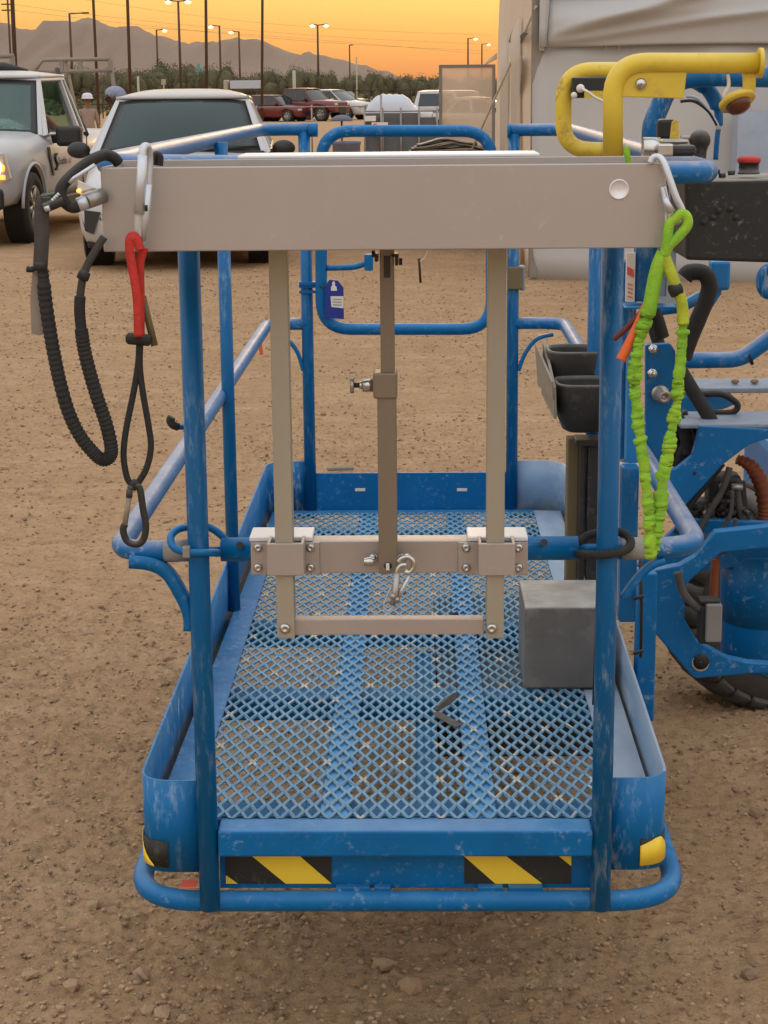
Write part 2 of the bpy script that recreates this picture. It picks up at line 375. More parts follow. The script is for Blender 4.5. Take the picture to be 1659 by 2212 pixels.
    def mesh(s, name, org=Vector((0, 0, 0))):
        me = bpy.data.meshes.new(name)
        me.from_pydata([tuple(v - org) for v in s.v], [], s.f)
        me.polygons.foreach_set('use_smooth', s.sm)
        if any(s.mi): me.polygons.foreach_set('material_index', s.mi)
        bm = bmesh.new(); bm.from_mesh(me); bmesh.ops.recalc_face_normals(bm, faces=bm.faces); bm.to_mesh(me); bm.free()
        me.update(); return me
    def build(s, name, material, parent=None, bevel=0.0, seg=2, label=None):
        org = Vector((0, 0, 0))
        p = parent
        while p is not None: org = org + p.location; p = p.parent
        me = s.mesh(name, org)
        for mm in (material if isinstance(material, (list, tuple)) else [material]): me.materials.append(MATS[mm])
        o = bpy.data.objects.new(name, me); COL.objects.link(o)
        if parent is not None: o.parent = parent
        if bevel:
            b = o.modifiers.new('bevel', 'BEVEL'); b.width = bevel; b.segments = seg; b.limit_method = 'ANGLE'; b.angle_limit = R(35)
        if label: o['label'] = label
        return o

def tag(o, label, cat, group=None, kind=None):
    if label: o['label'] = label
    if cat: o['category'] = cat
    if group: o['group'] = group
    if kind: o['kind'] = kind
    return o
def thing(name, loc, label, cat, group=None):
    o = bpy.data.objects.new(name, None); o.empty_display_size = .1; COL.objects.link(o); o.location = Vector(loc)
    return tag(o, label, cat, group)
def copy_tree(o, parent=None):
    c = o.copy(); COL.objects.link(c); c.parent = parent
    for ch in [x for x in o.children]: copy_tree(ch, c)
    return c
X, Yv, Z = Vector((1, 0, 0)), Vector((0, 1, 0)), Vector((0, 0, 1))

# ================================================================== SETTING
# ---------------- ground: one sheet to the horizon, fine near the lift
def vnoise(x, y, seed):
    """smooth value noise on arrays"""
    xi = np.floor(x).astype(np.int64); yi = np.floor(y).astype(np.int64); xf = x - xi; yf = y - yi
    def h(a, b):
        n = (a * 374761393 + b * 668265263 + seed * 974634541) & 0xffffffff
        n = ((n ^ (n >> 13)) * 1274126177) & 0xffffffff
        return ((n ^ (n >> 16)) & 0xffff) / 65535.0
    u = xf * xf * (3 - 2 * xf); v = yf * yf * (3 - 2 * yf)
    return (h(xi, yi) * (1 - u) + h(xi + 1, yi) * u) * (1 - v) + (h(xi, yi + 1) * (1 - u) + h(xi + 1, yi + 1) * u) * v
def ground_h(x, y):
    r = np.sqrt(x * x + (y - 4) ** 2)
    f = np.clip(1 - r / 60, 0, 1)
    clump = np.clip(vnoise(x * 1.3, y * 1.3, 11) * 1.7 - 0.3, 0.25, 1)
    h = (vnoise(x * 0.7, y * 0.7, 1) - .5) * .018 + (vnoise(x * 3, y * 3, 2) - .5) * .009 + (vnoise(x * 11, y * 9, 3) - .5) * .006 * clump
    l = vnoise(x * 24, y * 20, 4); h = h + np.clip(l - .62, 0, 1) ** .8 * .022 * clump
    l = vnoise(x * 46 + 7, y * 42, 5); h = h + np.clip(l - .56, 0, 1) * .015 * clump
    h = h + (vnoise(x * 85, y * 85, 6) - .5) * .010
    nr = np.clip((9 - r) / 5, 0, 1)
    l = vnoise(x * 105 + 3, y * 105, 7); h = h + np.clip(l - .56, 0, 1) * .017 * nr * (.25 + .8 * clump)
    l = vnoise(x * 62, y * 62 + 5, 8); h = h + np.clip(l - .68, 0, 1) * .034 * (.3 + clump)
    for x0, k0 in ((-2.3, .10), (-.62, .10), (1.5, -.05), (3.1, -.05)):
        xc = x0 + k0 * (y - 6) + .25 * np.sin(y * .22 + x0); h = h - np.exp(-((x - xc) / .11) ** 4) * .009 * (1 + .35 * np.sin(y * 52 + 9 * np.abs(x - xc) * 10)) * np.clip((y - 5.6) / 2, 0, 1)
    return h * f - .012
def axis(segs):
    o = []
    for a, b, st in segs: o += list(np.arange(a, b, st))
    return o
gx = axis([(-3.0, -1.7, .022), (-1.7, 1.7, .011), (1.7, 3.0, .022)]); e = 3.0; st = .03
while e < 3300: gx.append(e); e += st; st *= 1.07
e = -3.0 - .03; st = .03
neg = []
while e > -3300: neg.append(e); st *= 1.07; e -= st
gx = np.array(sorted(neg + gx))
gy = axis([(2.2, 2.7, .03), (2.7, 6.2, .011), (6.2, 11.0, .022), (11.0, 18.0, .055)]); e = 18.0; st = .09
while e < 7400: gy.append(e); e += st; st *= 1.05
e = 2.2 - .03; st = .03
neg = []
while e > -300: neg.append(e); st *= 1.16; e -= st
gy = np.array(sorted(neg + gy))
GX, GY = np.meshgrid(gx, gy)
GZ = ground_h(GX, GY)
nx, ny = len(gx), len(gy)
me = bpy.data.meshes.new('ground')
me.vertices.add(nx * ny); me.vertices.foreach_set('co', np.stack([GX, GY, GZ], -1).astype(np.float32).ravel())
ii = np.arange(ny - 1)[:, None] * nx + np.arange(nx - 1)[None, :]
quads = np.stack([ii, ii + 1, ii + nx + 1, ii + nx], -1).reshape(-1, 4)
me.loops.add(quads.size); me.polygons.add(len(quads))
me.loops.foreach_set('vertex_index', quads.ravel().astype(np.int32)); me.polygons.foreach_set('loop_start', np.arange(0, quads.size, 4, dtype=np.int32))
me.polygons.foreach_set('use_smooth', np.ones(len(quads), dtype=bool))
me.update(calc_edges=True)
ground = bpy.data.objects.new('ground', me); COL.objects.link(ground); ground['kind'] = 'structure'
def ground_mat():
    m = bpy.data.materials.new('dirt'); m.use_nodes = True; MATS['dirt'] = m; t = m.node_tree; b = t.nodes['Principled BSDF']; L = t.links.new
    b.inputs['Roughness'].default_value = 0.95; b.inputs['Specular IOR Level'].default_value = 0.0
    co = N(t, 'ShaderNodeTexCoord')
    def no(s, d, r, loc=0, stretch=(1, 1, 1)):
        mp = N(t, 'ShaderNodeMapping'); mp.inputs['Location'].default_value = (loc, loc, 0); mp.inputs['Scale'].default_value = stretch; L(co.outputs['Object'], mp.inputs[0])
        n = N(t, 'ShaderNodeTexNoise'); n.inputs['Scale'].default_value = s; n.inputs['Detail'].default_value = d; n.inputs['Roughness'].default_value = r; L(mp.outputs[0], n.inputs[0]); return n.outputs[0]
    def rg(s, a, bb, lo=0, hi=1):
        r = N(t, 'ShaderNodeMapRange'); r.inputs[1].default_value = a; r.inputs[2].default_value = bb; r.inputs[3].default_value = lo; r.inputs[4].default_value = hi; L(s, r.inputs[0]); return r.outputs[0]
    def mx(f, a, c):
        x = N(t, 'ShaderNodeMix', data_type='RGBA'); L(f, x.inputs[0])
        if isinstance(a, tuple): x.inputs[6].default_value = (*a, 1)
        else: L(a, x.inputs[6])
        x.inputs[7].default_value = (*c, 1); return x.outputs[2]
    c = mx(rg(no(0.55, 5, .6, 3, (1, 1.6, 1)), .35, .66), (0.475, 0.305, 0.172), (0.42, 0.265, 0.15))
    c = mx(rg(no(2.3, 6, .65, 8, (1, 1.5, 1)), .48, .68, 0, .7), c, (0.55, 0.37, 0.22))
    c = mx(rg(no(6.5, 7, .72, 6, (1, 2.2, 1)), .50, .72, 0, .75), c, (0.27, 0.17, 0.102))
    c = mx(rg(no(38, 5, .7, 2), .50, .70, 0, .8), c, (0.25, 0.152, 0.082))
    c = mx(rg(no(130, 3, .7, 5), .60, .72, 0, .6), c, (0.68, 0.51, 0.33))
    c = mx(rg(no(70, 3, .6, 9), .62, .72, 0, .6), c, (0.14, 0.088, 0.053))
    L(c, b.inputs['Base Color'])
    b1 = N(t, 'ShaderNodeBump'); b1.inputs['Strength'].default_value = 0.7; b1.inputs['Distance'].default_value = 0.012; L(no(26, 7, .72, 1), b1.inputs['Height'])
    b2 = N(t, 'ShaderNodeBump'); b2.inputs['Strength'].default_value = 0.9; b2.inputs['Distance'].default_value = 0.008; L(no(150, 4, .7, 4), b2.inputs['Height']); L(b1.outputs[0], b2.inputs['Normal'])
    L(b2.outputs[0], b.inputs['Normal'])
    return m
me.materials.append(ground_mat())
def gz(x, y): return float(ground_h(np.array([float(x)]), np.array([float(y)]))[0])

# ---------------- stones: the larger ones singly, the gravel as stuff
def rock_verts(rd, r):
    bm = bmesh.new(); bmesh.ops.create_icosphere(bm, subdivisions=1, radius=1.0)
    a = [rd.uniform(.7, 1.25), rd.uniform(.6, 1.1), rd.uniform(.45, .8)]
    vs = [Vector((v.co.x * a[0], v.co.y * a[1], v.co.z * a[2])) * (r * rd.uniform(.78, 1.18)) for v in bm.verts]
    fs = [tuple(v.index for v in f.verts) for f in bm.faces]; bm.free(); return vs, fs
stone_meshes = []
for k in range(8):
    vs, fs = rock_verts(rnd, 1.0); mb = MB().add(vs, fs, False); me_ = mb.mesh('stone'); me_.materials.append(MATS['stone' if k < 6 else 'stone_dark']); stone_meshes.append(me_)
for k in range(260):
    y = 2.9 + 9.0 * rnd.random() ** 1.7; x = rnd.uniform(-1, 1) * (0.32 + y * 0.24)
    o = bpy.data.objects.new('stone', stone_meshes[k % 8]); COL.objects.link(o); o.parent = ground
    r_ = rnd.choice([.009, .011, .013, .015, .018, .022, .028]); o.scale = (r_, r_, r_ * rnd.uniform(.7, 1)); o.rotation_euler = (rnd.uniform(-.3, .3), rnd.uniform(-.3, .3), rnd.uniform(0, 6.3))
    o.location = (x, y, gz(x, y) + r_ * .22)
mb = MB(); proto = [rock_verts(rnd, 1.0) for _ in range(10)]
for k in range(30000):
    y = 2.85 + 15 * rnd.random() ** 1.5; x = rnd.uniform(-1, 1) * (0.35 + y * 0.25)
    if vnoise(np.array([x * 1.3]), np.array([y * 1.3]), 11)[0] * 1.5 + .12 < rnd.random(): continue
    r_ = rnd.uniform(.002, .0066) * (1 + .05 * y) * (1.5 if rnd.random() < .06 else 1); vs, fs = proto[rnd.randrange(10)]; a = rnd.uniform(0, 6.28); c, s_ = math.cos(a), math.sin(a); zz = gz(x, y) + r_ * .3
    mb.slot = 0 if rnd.random() < .55 else 1
    mb.add([(x + r_ * (v.x * c - v.y * s_), y + r_ * (v.x * s_ + v.y * c), zz + r_ * v.z) for v in vs], fs, False)
gv = mb.build('gravel', ['stone', 'stone_dark'], ground); gv['kind'] = 'stuff'

# ---------------- mountains
ridge = [(-400, 62), (-260, 50), (-160, 58), (-80, 44), (0, 48), (15, 50), (27, 56), (40, 63), (65, 65), (100, 64), (115, 60), (125, 53), (142, 46), (150, 47), (165, 45), (178, 40), (190, 38), (200, 42), (215, 47), (228, 51), (240, 58),
         (255, 63), (267, 62), (280, 58), (295, 57), (310, 66), (333, 75), (360, 78), (377, 87), (393, 90), (407, 93), (423, 89), (443, 91), (462, 89), (473, 94), (487, 89), (500, 84), (512, 80), (523, 84), (540, 88), (553, 85), (570, 90), (586, 97),
         (606, 107), (626, 113), (650, 118), (668, 109), (683, 118), (701, 118), (720, 125), (743, 130), (766, 140), (793, 141), (816, 152), (843, 158), (863, 168), (886, 175), (930, 184), (1000, 190), (1100, 186), (1300, 180), (1600, 184), (2000, 190)]
YM = 6000.0
pr = [at(x, y, YM) for x, y in ridge]
xs = np.arange(pr[0].x, pr[-1].x, 5.0); zs = np.interp(xs, [p.x for p in pr], [p.z for p in pr])
zs = zs + (vnoise(xs * .03, xs * 0, 21) - .5) * 5 + (vnoise(xs * .09, xs * 0, 22) - .5) * 2.5
rows = []
prof = [(0, 0.0), (.18, .10), (.36, .30), (.52, .52), (.68, .72), (.84, .90), (1, 1.0), (1.3, .72), (1.7, .3), (2.1, 0)]
mv, mf = [], []
for q, (u, hh) in enumerate(prof):
    amp = 0 if hh in (0.0, 1.0) else 1
    zz = zs * (hh + amp * .22 * (vnoise(xs * .012 + q * .35, xs * 0 + q * .9, 31) - .5) + amp * .1 * (vnoise(xs * .035 + q * .8, xs * 0 + q, 32) - .5)) - (3 if hh == 0 else 0)
    yy = YM - 1500 + 1500 * u + amp * 160 * (vnoise(xs * .006, xs * 0 + q, 33) - .5)
    mv += [(a, b, c) for a, b, c in zip(xs, yy, zz)]
nn = len(xs)
mf = [(q * nn + k, q * nn + k + 1, (q + 1) * nn + k + 1, (q + 1) * nn + k) for q in range(len(prof) - 1) for k in range(nn - 1)]
mo = MB().add(mv, mf, True).build('mountains', 'mountain'); mo['kind'] = 'structure'

# ================================================================== BOOM LIFT
YF, YR = 2.818, 5.196
lift = thing('boom_lift', (0, 3.9, 0.32), 'blue boom lift work platform with mesh floor, yellow guard bars and black control box', 'boom lift')
ZD = 0.453
def P2(a, Y): return at(a[0], a[1], Y)
def path(pts, Y): return [at(x, y, Y) for x, y in pts]
# posts
for nm, x, y, z0, z1, r in (('post', -.3545, YF, .309, 1.54, .0172), ('post', .3035, YF, .309, 1.525, .0172), ('post', -.317, YR, .455, 1.55, .0170), ('post', .275, YR, .455, 1.535, .0170),
                            ('post', -.44, 4.14, .45, 1.545, .0150), ('post', .40, 4.08, .45, 1.535, .0150)):
    MB().cyl((x, y, z0), (x, y, z1), r, 20).build(nm, 'blue_post', lift)
# top rail, one bent tube
tr = fillet([(-.290, YR, 1.552), (-.440, YR, 1.552), (-.500, 2.87, 1.544), (.463, 2.87, 1.524), (.428, YR, 1.545), (.262, YR, 1.545)], [0, .09, .09, .07, .09, 0], 8)
MB().tube(tr, .0178, 16).build('top_rail', 'blue_rail', lift)
for x in (-.3, .268): MB().cyl((x - .004, YR, 1.55 if x < 0 else 1.543), (x + .022 if x < 0 else x - .012, YR, 1.55 if x < 0 else 1.543), .0195, 16).build('rail_collar', 'blue_paint', lift)
# mid rails
ml = fillet([(-.372, 2.845, .926), (-.492, 2.845, .926), (-.433, YR, 1.002), (-.318, YR, 1.002)], [0, .06, .08, 0], 8)
MB().tube(ml, .0172, 16).build('mid_rail', 'blue_rail', lift)
mr_ = fillet([(.321, 2.845, .926), (.455, 2.845, .930), (.422, YR, 1.000), (.276, YR, 1.000)], [0, .06, .08, 0], 8)
MB().tube(mr_, .0172, 16).build('mid_rail', 'blue_rail', lift)
for a, b in ((355, 412), (1342, 1396)):
    p, q = at(a, 1190, 2.845), at(b, 1192, 2.845); MB().cyl((p.x, 2.845, .926), (q.x, 2.845, .927), .0185, 16).build('sleeve', 'grey_tape', lift)
p, q = at(478, 1187, 2.85), at(1248, 1186, 2.85)
MB().cyl((p.x, 2.85, p.z), (q.x, 2.85, p.z), .0195, 18).cyl((p.x - .02, 2.85, p.z - .002), (p.x, 2.85, p.z - .002), .007, 10).cyl((q.x, 2.85, p.z), (q.x + .045, 2.85, p.z), .007, 10).build('sliding_mid_rail', 'blue_paint', lift)
for px, py in ((518, 1178), (1175, 1172)): MB().cyl(at(px, py, 2.832), at(px, py, 2.827), .006, 12).build('screw', 'dark_steel', lift)
# bent stop hoop round the left post
hp = smooth_path([at(446, 1136, 2.86), at(415, 1138, 2.85), at(385, 1143, 2.83), at(369, 1160, 2.815), at(376, 1183, 2.80), at(408, 1193, 2.795), at(455, 1194, 2.80), at(472, 1195, 2.83)], 6)
MB().tube(hp, .0062, 10).build('stop_hoop', 'blue_paint', lift)
MB().tube(smooth_path([at(446, 1136, 2.86), at(468, 1148, 2.86), at(488, 1166, 2.86)], 6), .0062, 10).build('stop_hoop', 'blue_paint', lift)
MB().box(at(403, 1192, 2.795), (.012, .014, .018)).build('hoop_clip', 'grey_tape', lift, .002)
MB().tube(smooth_path([at(402, 922, 2.83), at(382, 922, 2.825), at(372, 916, 2.82)], 5), .0045, 8).build('hook', 'blue_paint', lift)
MB().tube(smooth_path([at(384, 922, 2.825), at(374, 918, 2.82), at(368, 909, 2.82), at(371, 901, 2.82)], 5), .0068, 8).build('hook_tip', 'rubber', lift)
# gusset brackets under the mid rails
def gusset(pts, Y, w=.018, t=.007):
    MB().bar(smooth_path(path(pts, Y), 6), t, w, X if False else Yv).build('gusset', 'blue_paint', lift)
MB().bar(smooth_path(path([(280, 1212), (325, 1217), (362, 1237), (394, 1288), (409, 1325), (411, 1360)], 2.83), 6), .02, .020, Yv).build('gusset', 'blue_paint', lift)
MB().bar(smooth_path(path([(1436, 1210), (1405, 1222), (1374, 1252), (1346, 1290)], 2.84), 6), .02, .010, Yv).build('gusset', 'blue_paint', lift)
MB().bar(smooth_path(path([(592, 722), (625, 738), (643, 762), (655, 800)], YR), 6), .02, .010, Yv).build('gusset', 'blue_paint', lift)
MB().bar(smooth_path(path([(1195, 722), (1160, 732), (1135, 762), (1120, 800)], YR), 6), .02, .010, Yv).build('gusset', 'blue_paint', lift)

# toe boards
def wall(pl, zb, zt, th=.004):
    """upright sheet along a plan path, zb/zt per point"""
    mb = MB(); n = len(pl); a = []; 
    for i, p in enumerate(pl):
        d = (Vector(pl[min(i + 1, n - 1)]) - Vector(pl[max(i - 1, 0)])).normalized(); nr = Vector((-d.y, d.x, 0)) * th
        p = Vector(p); lo, hi = (zb[i], zt[i]) if hasattr(zb, '__len__') else (zb, zt)
        a.append([Vector((p.x, p.y, lo)), Vector((p.x, p.y, hi)), Vector((p.x + nr.x, p.y + nr.y, hi)), Vector((p.x + nr.x, p.y + nr.y, lo))])
    vs = [q for r_ in a for q in r_]; fs = []; sm = []
    o = 0
    for i in range(n - 1):
        for k in range(4):
            l = (k + 1) % 4; fs.append((i * 4 + k, i * 4 + l, i * 4 + 4 + l, i * 4 + 4 + k))
    mb.add(vs, fs, False)
    for j in range(len(mb.f)):
        mb.sm[j] = (j % 4) in (0, 2)
    mb.f += [(0, 1, 2, 3), ((n - 1) * 4 + 3, (n - 1) * 4 + 2, (n - 1) * 4 + 1, (n - 1) * 4)]; mb.sm += [False, False]; mb.mi += [0, 0]
    return mb
def plan(pts, rad, seg=8): return fillet([(x, y, 0) for x, y in pts], rad, seg)
lp = plan([(-.362, 2.828), (-.466, 2.828), (-.441, YR + .01), (-.300, YR + .01)], [0, .085, .085, 0])
def zb_(p): return .372 if p.y < 3.0 else .372 + min(1, (p.y - 3.0) / .3) * .05
def zt_(p): return .535 + (p.y - 2.79) / 2.4 * .06
wall(lp, [zb_(p) for p in lp], [zt_(p) for p in lp]).build('toe_board', 'blue_toe', lift)
rp = plan([(.310, 2.832), (.416, 2.832), (.430, YR + .01), (.262, YR + .01)], [0, .085, .085, 0])
wr_ = wall(rp, [zb_(p) for p in rp], [zt_(p) for p in rp])
for j in range(len(wr_.f) - 2):
    if j % 4 in (1, 2) and wr_.v[wr_.f[j][0]].y > 2.86: wr_.mi[j] = 1
wr_.build('toe_board', ['blue_toe', 'blue_toe_worn'], lift)
zr = at(890, 1022, YR).z
MB().mm((-.300, YR + .004, .44), (.262, YR + .010, zr)).build('toe_board', 'blue_paint', lift)
for px in (778, 998): MB().box(at(px, 1058, YR + .0015), (.030, .002, .009)).build('slot', 'label_white', lift, .0008)
for px, py in ((345, 1440), (382, 1600)): pass
# front bar and lower panel
zf1 = at(870, 1855, 2.80).z
MB().mm((-.337, 2.806, zf1), (.288, 2.862, ZD)).build('front_bar', 'blue_paint', lift, .004)
zp0 = at(870, 1918, 2.85).z
MB().mm((-.340, 2.850, zp0), (.290, 2.856, zf1 - .002)).build('lower_panel', 'blue_paint', lift)
MB().mm((-.337, 2.862, zf1 + .002), (.288, 2.885, zf1 + .012)).build('panel_lip', 'blue_under', lift)
# hazard stickers, flat on the panel
def flat(pts, Y, th=.0012):
    return [at(x, y, Y) for x, y in pts], Vector((0, th, 0))
def sticker(rect, stripes):
    x0, y0, x1, y1 = rect
    P, d = flat([(x0, y0), (x1, y0), (x1, y1), (x0, y1)], 2.8478); b = MB().prism(P, d).build('hazard_sticker', 'black_sticker', lift)
    for s_ in stripes:
        P, d = flat(s_, 2.8462); MB().prism(P, d).build('stripe', 'yellow_sticker', b)
sticker((487, 1849, 716, 1909), [[(544, 1849), (647, 1849), (716, 1909), (617, 1909)], [(488, 1891), (513, 1909), (488, 1909)]])
sticker((1003, 1850, 1234, 1909), [[(1003, 1850), (1094, 1850), (1171, 1909), (1070, 1909)], [(1208, 1850), (1234, 1850), (1234, 1871)]])
def patch(pl, s0, s1, zfun, off, name, material, parent, n=14):
    """thin decal wrapped on a bent board: zfun(t) gives its bottom and top"""
    L_ = [0]
    for a, b in zip(pl, pl[1:]): L_.append(L_[-1] + (b - a).length)
    def pt(s_):
        i = max(0, min(len(L_) - 2, int(np.searchsorted(L_, s_)) - 1)); f = (s_ - L_[i]) / (L_[i + 1] - L_[i]); p = pl[i].lerp(pl[i + 1], f); d = (pl[i + 1] - pl[i]).normalized(); return p, Vector((d.y, -d.x, 0))
    sgn = off
    def fn(u, v):
        p, nr = pt(s0 + (s1 - s0) * u); z0, z1 = zfun(u); q = p + nr * sgn; return (q.x, q.y, z0 + (z1 - z0) * v)
    return MB().grid(fn, n, 1, .0008).build(name, material, parent)
zl = at(345, 1815, 2.8).z; zl0 = at(345, 1893, 2.8).z
# left corner: plan runs from the post outwards, outside face is the far side of the sheet
o1 = patch(lp, .060, .20, lambda u: (.380, .428), -.0052, 'hazard_sticker', 'black_sticker', lift)
patch(lp, .085, .20, lambda u: (.3805 , .3805 + .047 * min(1, .05 + 2.4 * u)), -.0070, 'stripe', 'yellow_sticker', o1)
o2 = patch(rp, .060, .20, lambda u: (.380, .428), .0012, 'hazard_sticker', 'black_sticker', lift)
patch(rp, .060, .125, lambda u: (.3805, .3805 + .047 * min(1, .75 + .6 * u, 1.9 - 1.5 * u)), .0030, 'stripe', 'yellow_sticker', o2)
MB().mm(at(389, 1917, 2.80), at(427, 1903, 2.83)).build('reflector', 'label_red', lift, .002)
# bumper loop
zb = at(870, 1947, 2.83).z
bp = fillet([(-.478, 3.7, zb + .02), (-.486, 2.832, zb), (.440, 2.832, zb), (.44, 3.7, zb + .02)], .12, 10)
MB().tube(bp, .0178, 16).build('bumper_bar', 'blue_paint', lift)
for a, b in ((725, 800), (808, 845), (1032, 1086), (1098, 1172)):
    MB().mm(at(a, 1940, 2.833), at(b, 1908, 2.849)).build('bumper_tab', 'blue_paint', lift, .002)
# floor: side plates, mesh, supports
MX0, MX1, MY0, MY1 = -.388, .338, 2.862, 5.145
MB().prism([(MX0, 2.845, ZD - .006), (-.415, 2.845, ZD - .006), (-.452, 2.90, ZD - .006), (-.428, 5.17, ZD - .006), (MX0, 5.18, ZD - .006)], (0, 0, .004)).build('floor_plate', 'blue_toe', lift)
MB().prism([(MX1, 2.848, ZD - .006), (.365, 2.848, ZD - .006), (.405, 2.905, ZD - .006), (.418, 5.17, ZD - .006), (MX1, 5.18, ZD - .006)], (0, 0, .004)).build('floor_plate', 'blue_toe_worn', lift)
MB().mm((MX0 + .001, MY1, ZD - .006), (MX1 - .001, 5.19, ZD - .002)).build('floor_plate', 'blue_paint', lift)
px_, py_ = .0274, .0585; hw, hl = px_ / 2, py_ / 2; kx, ky = .69, .81; th = .0028
def worn_node(a, b): return b % 3 == 0 and (a - 5 * ((b // 3) % 2) - 1) % 10 == 0 and (a * 7 + b * 13 + a * b) % 11 > 3
mb = MB(); vs, fs, mi = [], [], []
j = 0; y = MY0
while y < MY1 + hl:
    i0 = 0; x = MX0 + (hw if j % 2 else 0)
    i = 0
    while x < MX1 + hw:
        o = len(vs); zz = ZD + .0006 * math.sin(j * 1.7 + i)
        O = [(x - hw, y), (x, y - hl), (x + hw, y), (x, y + hl)]; I = [(x - hw * kx, y), (x, y - hl * ky), (x + hw * kx, y), (x, y + hl * ky)]
        O = [(min(max(a, MX0), MX1), min(max(b, MY0), MY1)) for a, b in O]; I = [(min(max(a, MX0), MX1), min(max(b, MY0), MY1)) for a, b in I]
        vs += [(a, b, zz) for a, b in O] + [(a, b, zz + .0008) for a, b in I] + [(a, b, zz - th) for a, b in I]
        A_ = 2 * i + (j % 2); nod = [worn_node(A_ - 1, j), worn_node(A_, j - 1), worn_node(A_ + 1, j), worn_node(A_, j + 1)]
        for k in range(4):
            l = (k + 1) % 4
            if nod[k] or nod[l]:
                q = len(vs); f_ = .42 if nod[k] else .58
                vs += [tuple(vs[o + k][t] * (1 - f_) + vs[o + l][t] * f_ for t in range(3)), tuple(vs[o + 4 + k][t] * (1 - f_) + vs[o + 4 + l][t] * f_ for t in range(3))]
                fs += [(o + k, q, q + 1, o + 4 + k), (q, o + l, o + 4 + l, q + 1)]; mi += [int(nod[k]), int(nod[l])]
            else:
                fs.append((o + k, o + l, o + 4 + l, o + 4 + k)); mi.append(1 if rnd.random() < (.10 if (y < 3.25 and .04 < x < .33 and vnoise(np.array([x * 14]), np.array([y * 9]), 41)[0] > .5) else .008) else 0)
            fs.append((o + 4 + k, o + 4 + l, o + 8 + l, o + 8 + k)); mi.append(0)
        x += px_; i += 1
    y += hl; j += 1
mb.add(vs, fs, False); mb.mi = mi
mb.build('mesh_floor', ['blue_mesh', 'mesh_worn'], lift)
for a, b in (((-.171, MY0), (-.121, MY1)), ((.082, MY0), (.132, MY1))):
    MB().mm((a[0], a[1], ZD - .030), (b[0], b[1], ZD - .0045)).build('floor_beam', 'blue_under', lift, .002)
for yy, w in ((2.99, .07), (3.62, .07), (4.13, .065), (5.10, .07)):
    MB().mm((-.45, yy - w / 2, ZD - .085), (.41, yy + w / 2, ZD - .034)).build('cross_tube', 'blue_paint', lift, .006)
MB().mm((-.008, 3.03, ZD - .20), (.036, 3.60, ZD - .09)).mm((-.008, 3.66, ZD - .20), (.036, 4.09, ZD - .09)).build('carrier_beam', 'blue_paint', lift, .004)
MB().mm((.04, 3.70, ZD - .21), (.40, 4.6, ZD - .10)).build('carrier_plate', 'black_plastic', lift, .006)  # mount below the floor, its shadow painted in as black
# ---- rear gate
g = [(694, 283), (1062, 283), (1062, 711), (694, 711)]
gp = fillet([at(x, y, YR - .03) for x, y in g], .085, 8, True)
gate = MB().tube(gp, .0168, 14, True).build('gate', 'blue_paint', lift)
MB().tube(smooth_path(path([(706, 579), (760, 577), (785, 571), (803, 566)], YR - .03), 6), .0085, 10).build('latch_rod', 'blue_paint', gate)
MB().mm(at(787, 585, YR - .045), at(806, 548, YR - .02)).build('latch', 'blue_paint', gate, .003)
MB().mm(at(646, 622, YR - .025), at(706, 606, YR + .02)).mm(at(642, 616, YR - .03), at(710, 611, YR + .03)).mm(at(646, 634, YR - .025), at(704, 624, YR + .02)).build('gate_clamp', 'blue_paint', lift, .003)
MB().mm(at(1098, 626, YR - .03), at(1128, 574, YR + .01)).build('gate_catch', 'olive_strip', lift, .004)
MB().mm(at(1122, 628, YR - .02), at(1133, 572, YR + .02)).build('gate_catch', 'grey_plate', lift, .004)

# ---- controls at the right hand corner
yg = 3.02
gb = MB().tube(fillet([at(1324, 350, yg), at(1324, 136, yg), at(1646, 136, yg)], [0, .055, 0], 10), .0163, 18).cyl(at(1638, 136, yg), at(1647, 136, yg), .024, 18).build('guard_bar', 'yellow_paint', lift)
MB().prism([at(x, y, yg - .006) for x, y in [(1343, 153), (1484, 153), (1477, 213), (1340, 209), (1340, 170)]], (0, .006, 0)).build('mounting_plate', 'yellow_paint', gb, .0015)
MB().lathe([(.009, 0), (.009, .004), (.0055, .006), (.001, .007)], at(1384, 181, yg - .007), (0, -1, 0), 14).build('bolt', 'steel', gb)
yg2 = 3.9
gb2 = MB().tube(fillet([at(1420, 152, yg2), at(1217, 152, yg2), at(1217, 322, yg2), at(1330, 326, yg2)], [0, .062, .062, 0], 10), .0172, 18).build('guard_bar', 'yellow_paint', lift)
MB().mm(at(1236, 212, yg2 - .04), at(1312, 166, yg2 + .02)).build('switch_box', 'control_black', gb2, .004)
MB().mm(at(1262, 212, yg2 - .05), at(1318, 196, yg2 - .045)).build('plate', 'yellow_paint', gb2)
MB().tube(smooth_path([at(1256, 192, yg2 - .05), at(1266, 196, yg2 - .07), at(1282, 208, yg2 - .07), at(1305, 220, yg2 - .07)], 6), .0028, 8).ball(at(1254, 191, yg2 - .05), .009, 10, 6).ball(at(1240, 206, yg2 - .05), .007, 10, 6).build('cable', 'label_white', gb2)
# beacon
bk = MB().prism([at(x, y, yg) for x, y in [(1604, 158), (1634, 158), (1632, 196), (1612, 212), (1606, 208)]], (0, .005, 0)).build('beacon_bracket', 'yellow_paint', lift, .001)
c = at(1594, 223, yg); ax = Vector((.30, -.45, -.84)).normalized()
MB().lathe([(.001, .0), (.030, .0), (.030, -.008), (.020, -.014), (.001, -.015)], c, ax, 20).build('beacon_base', 'yellow_paint', bk)
MB().lathe([(.021, .001), (.021, .005), (.017, .012), (.009, .016), (.0005, .017)], c, ax, 20).build('lens', 'amber_lens', bk)
MB().tube(smooth_path([at(1572, 160, yg), at(1574, 185, yg), at(1564, 205, yg), at(1572, 215, yg)], 6), .003, 8).build('wire', 'label_white', bk)
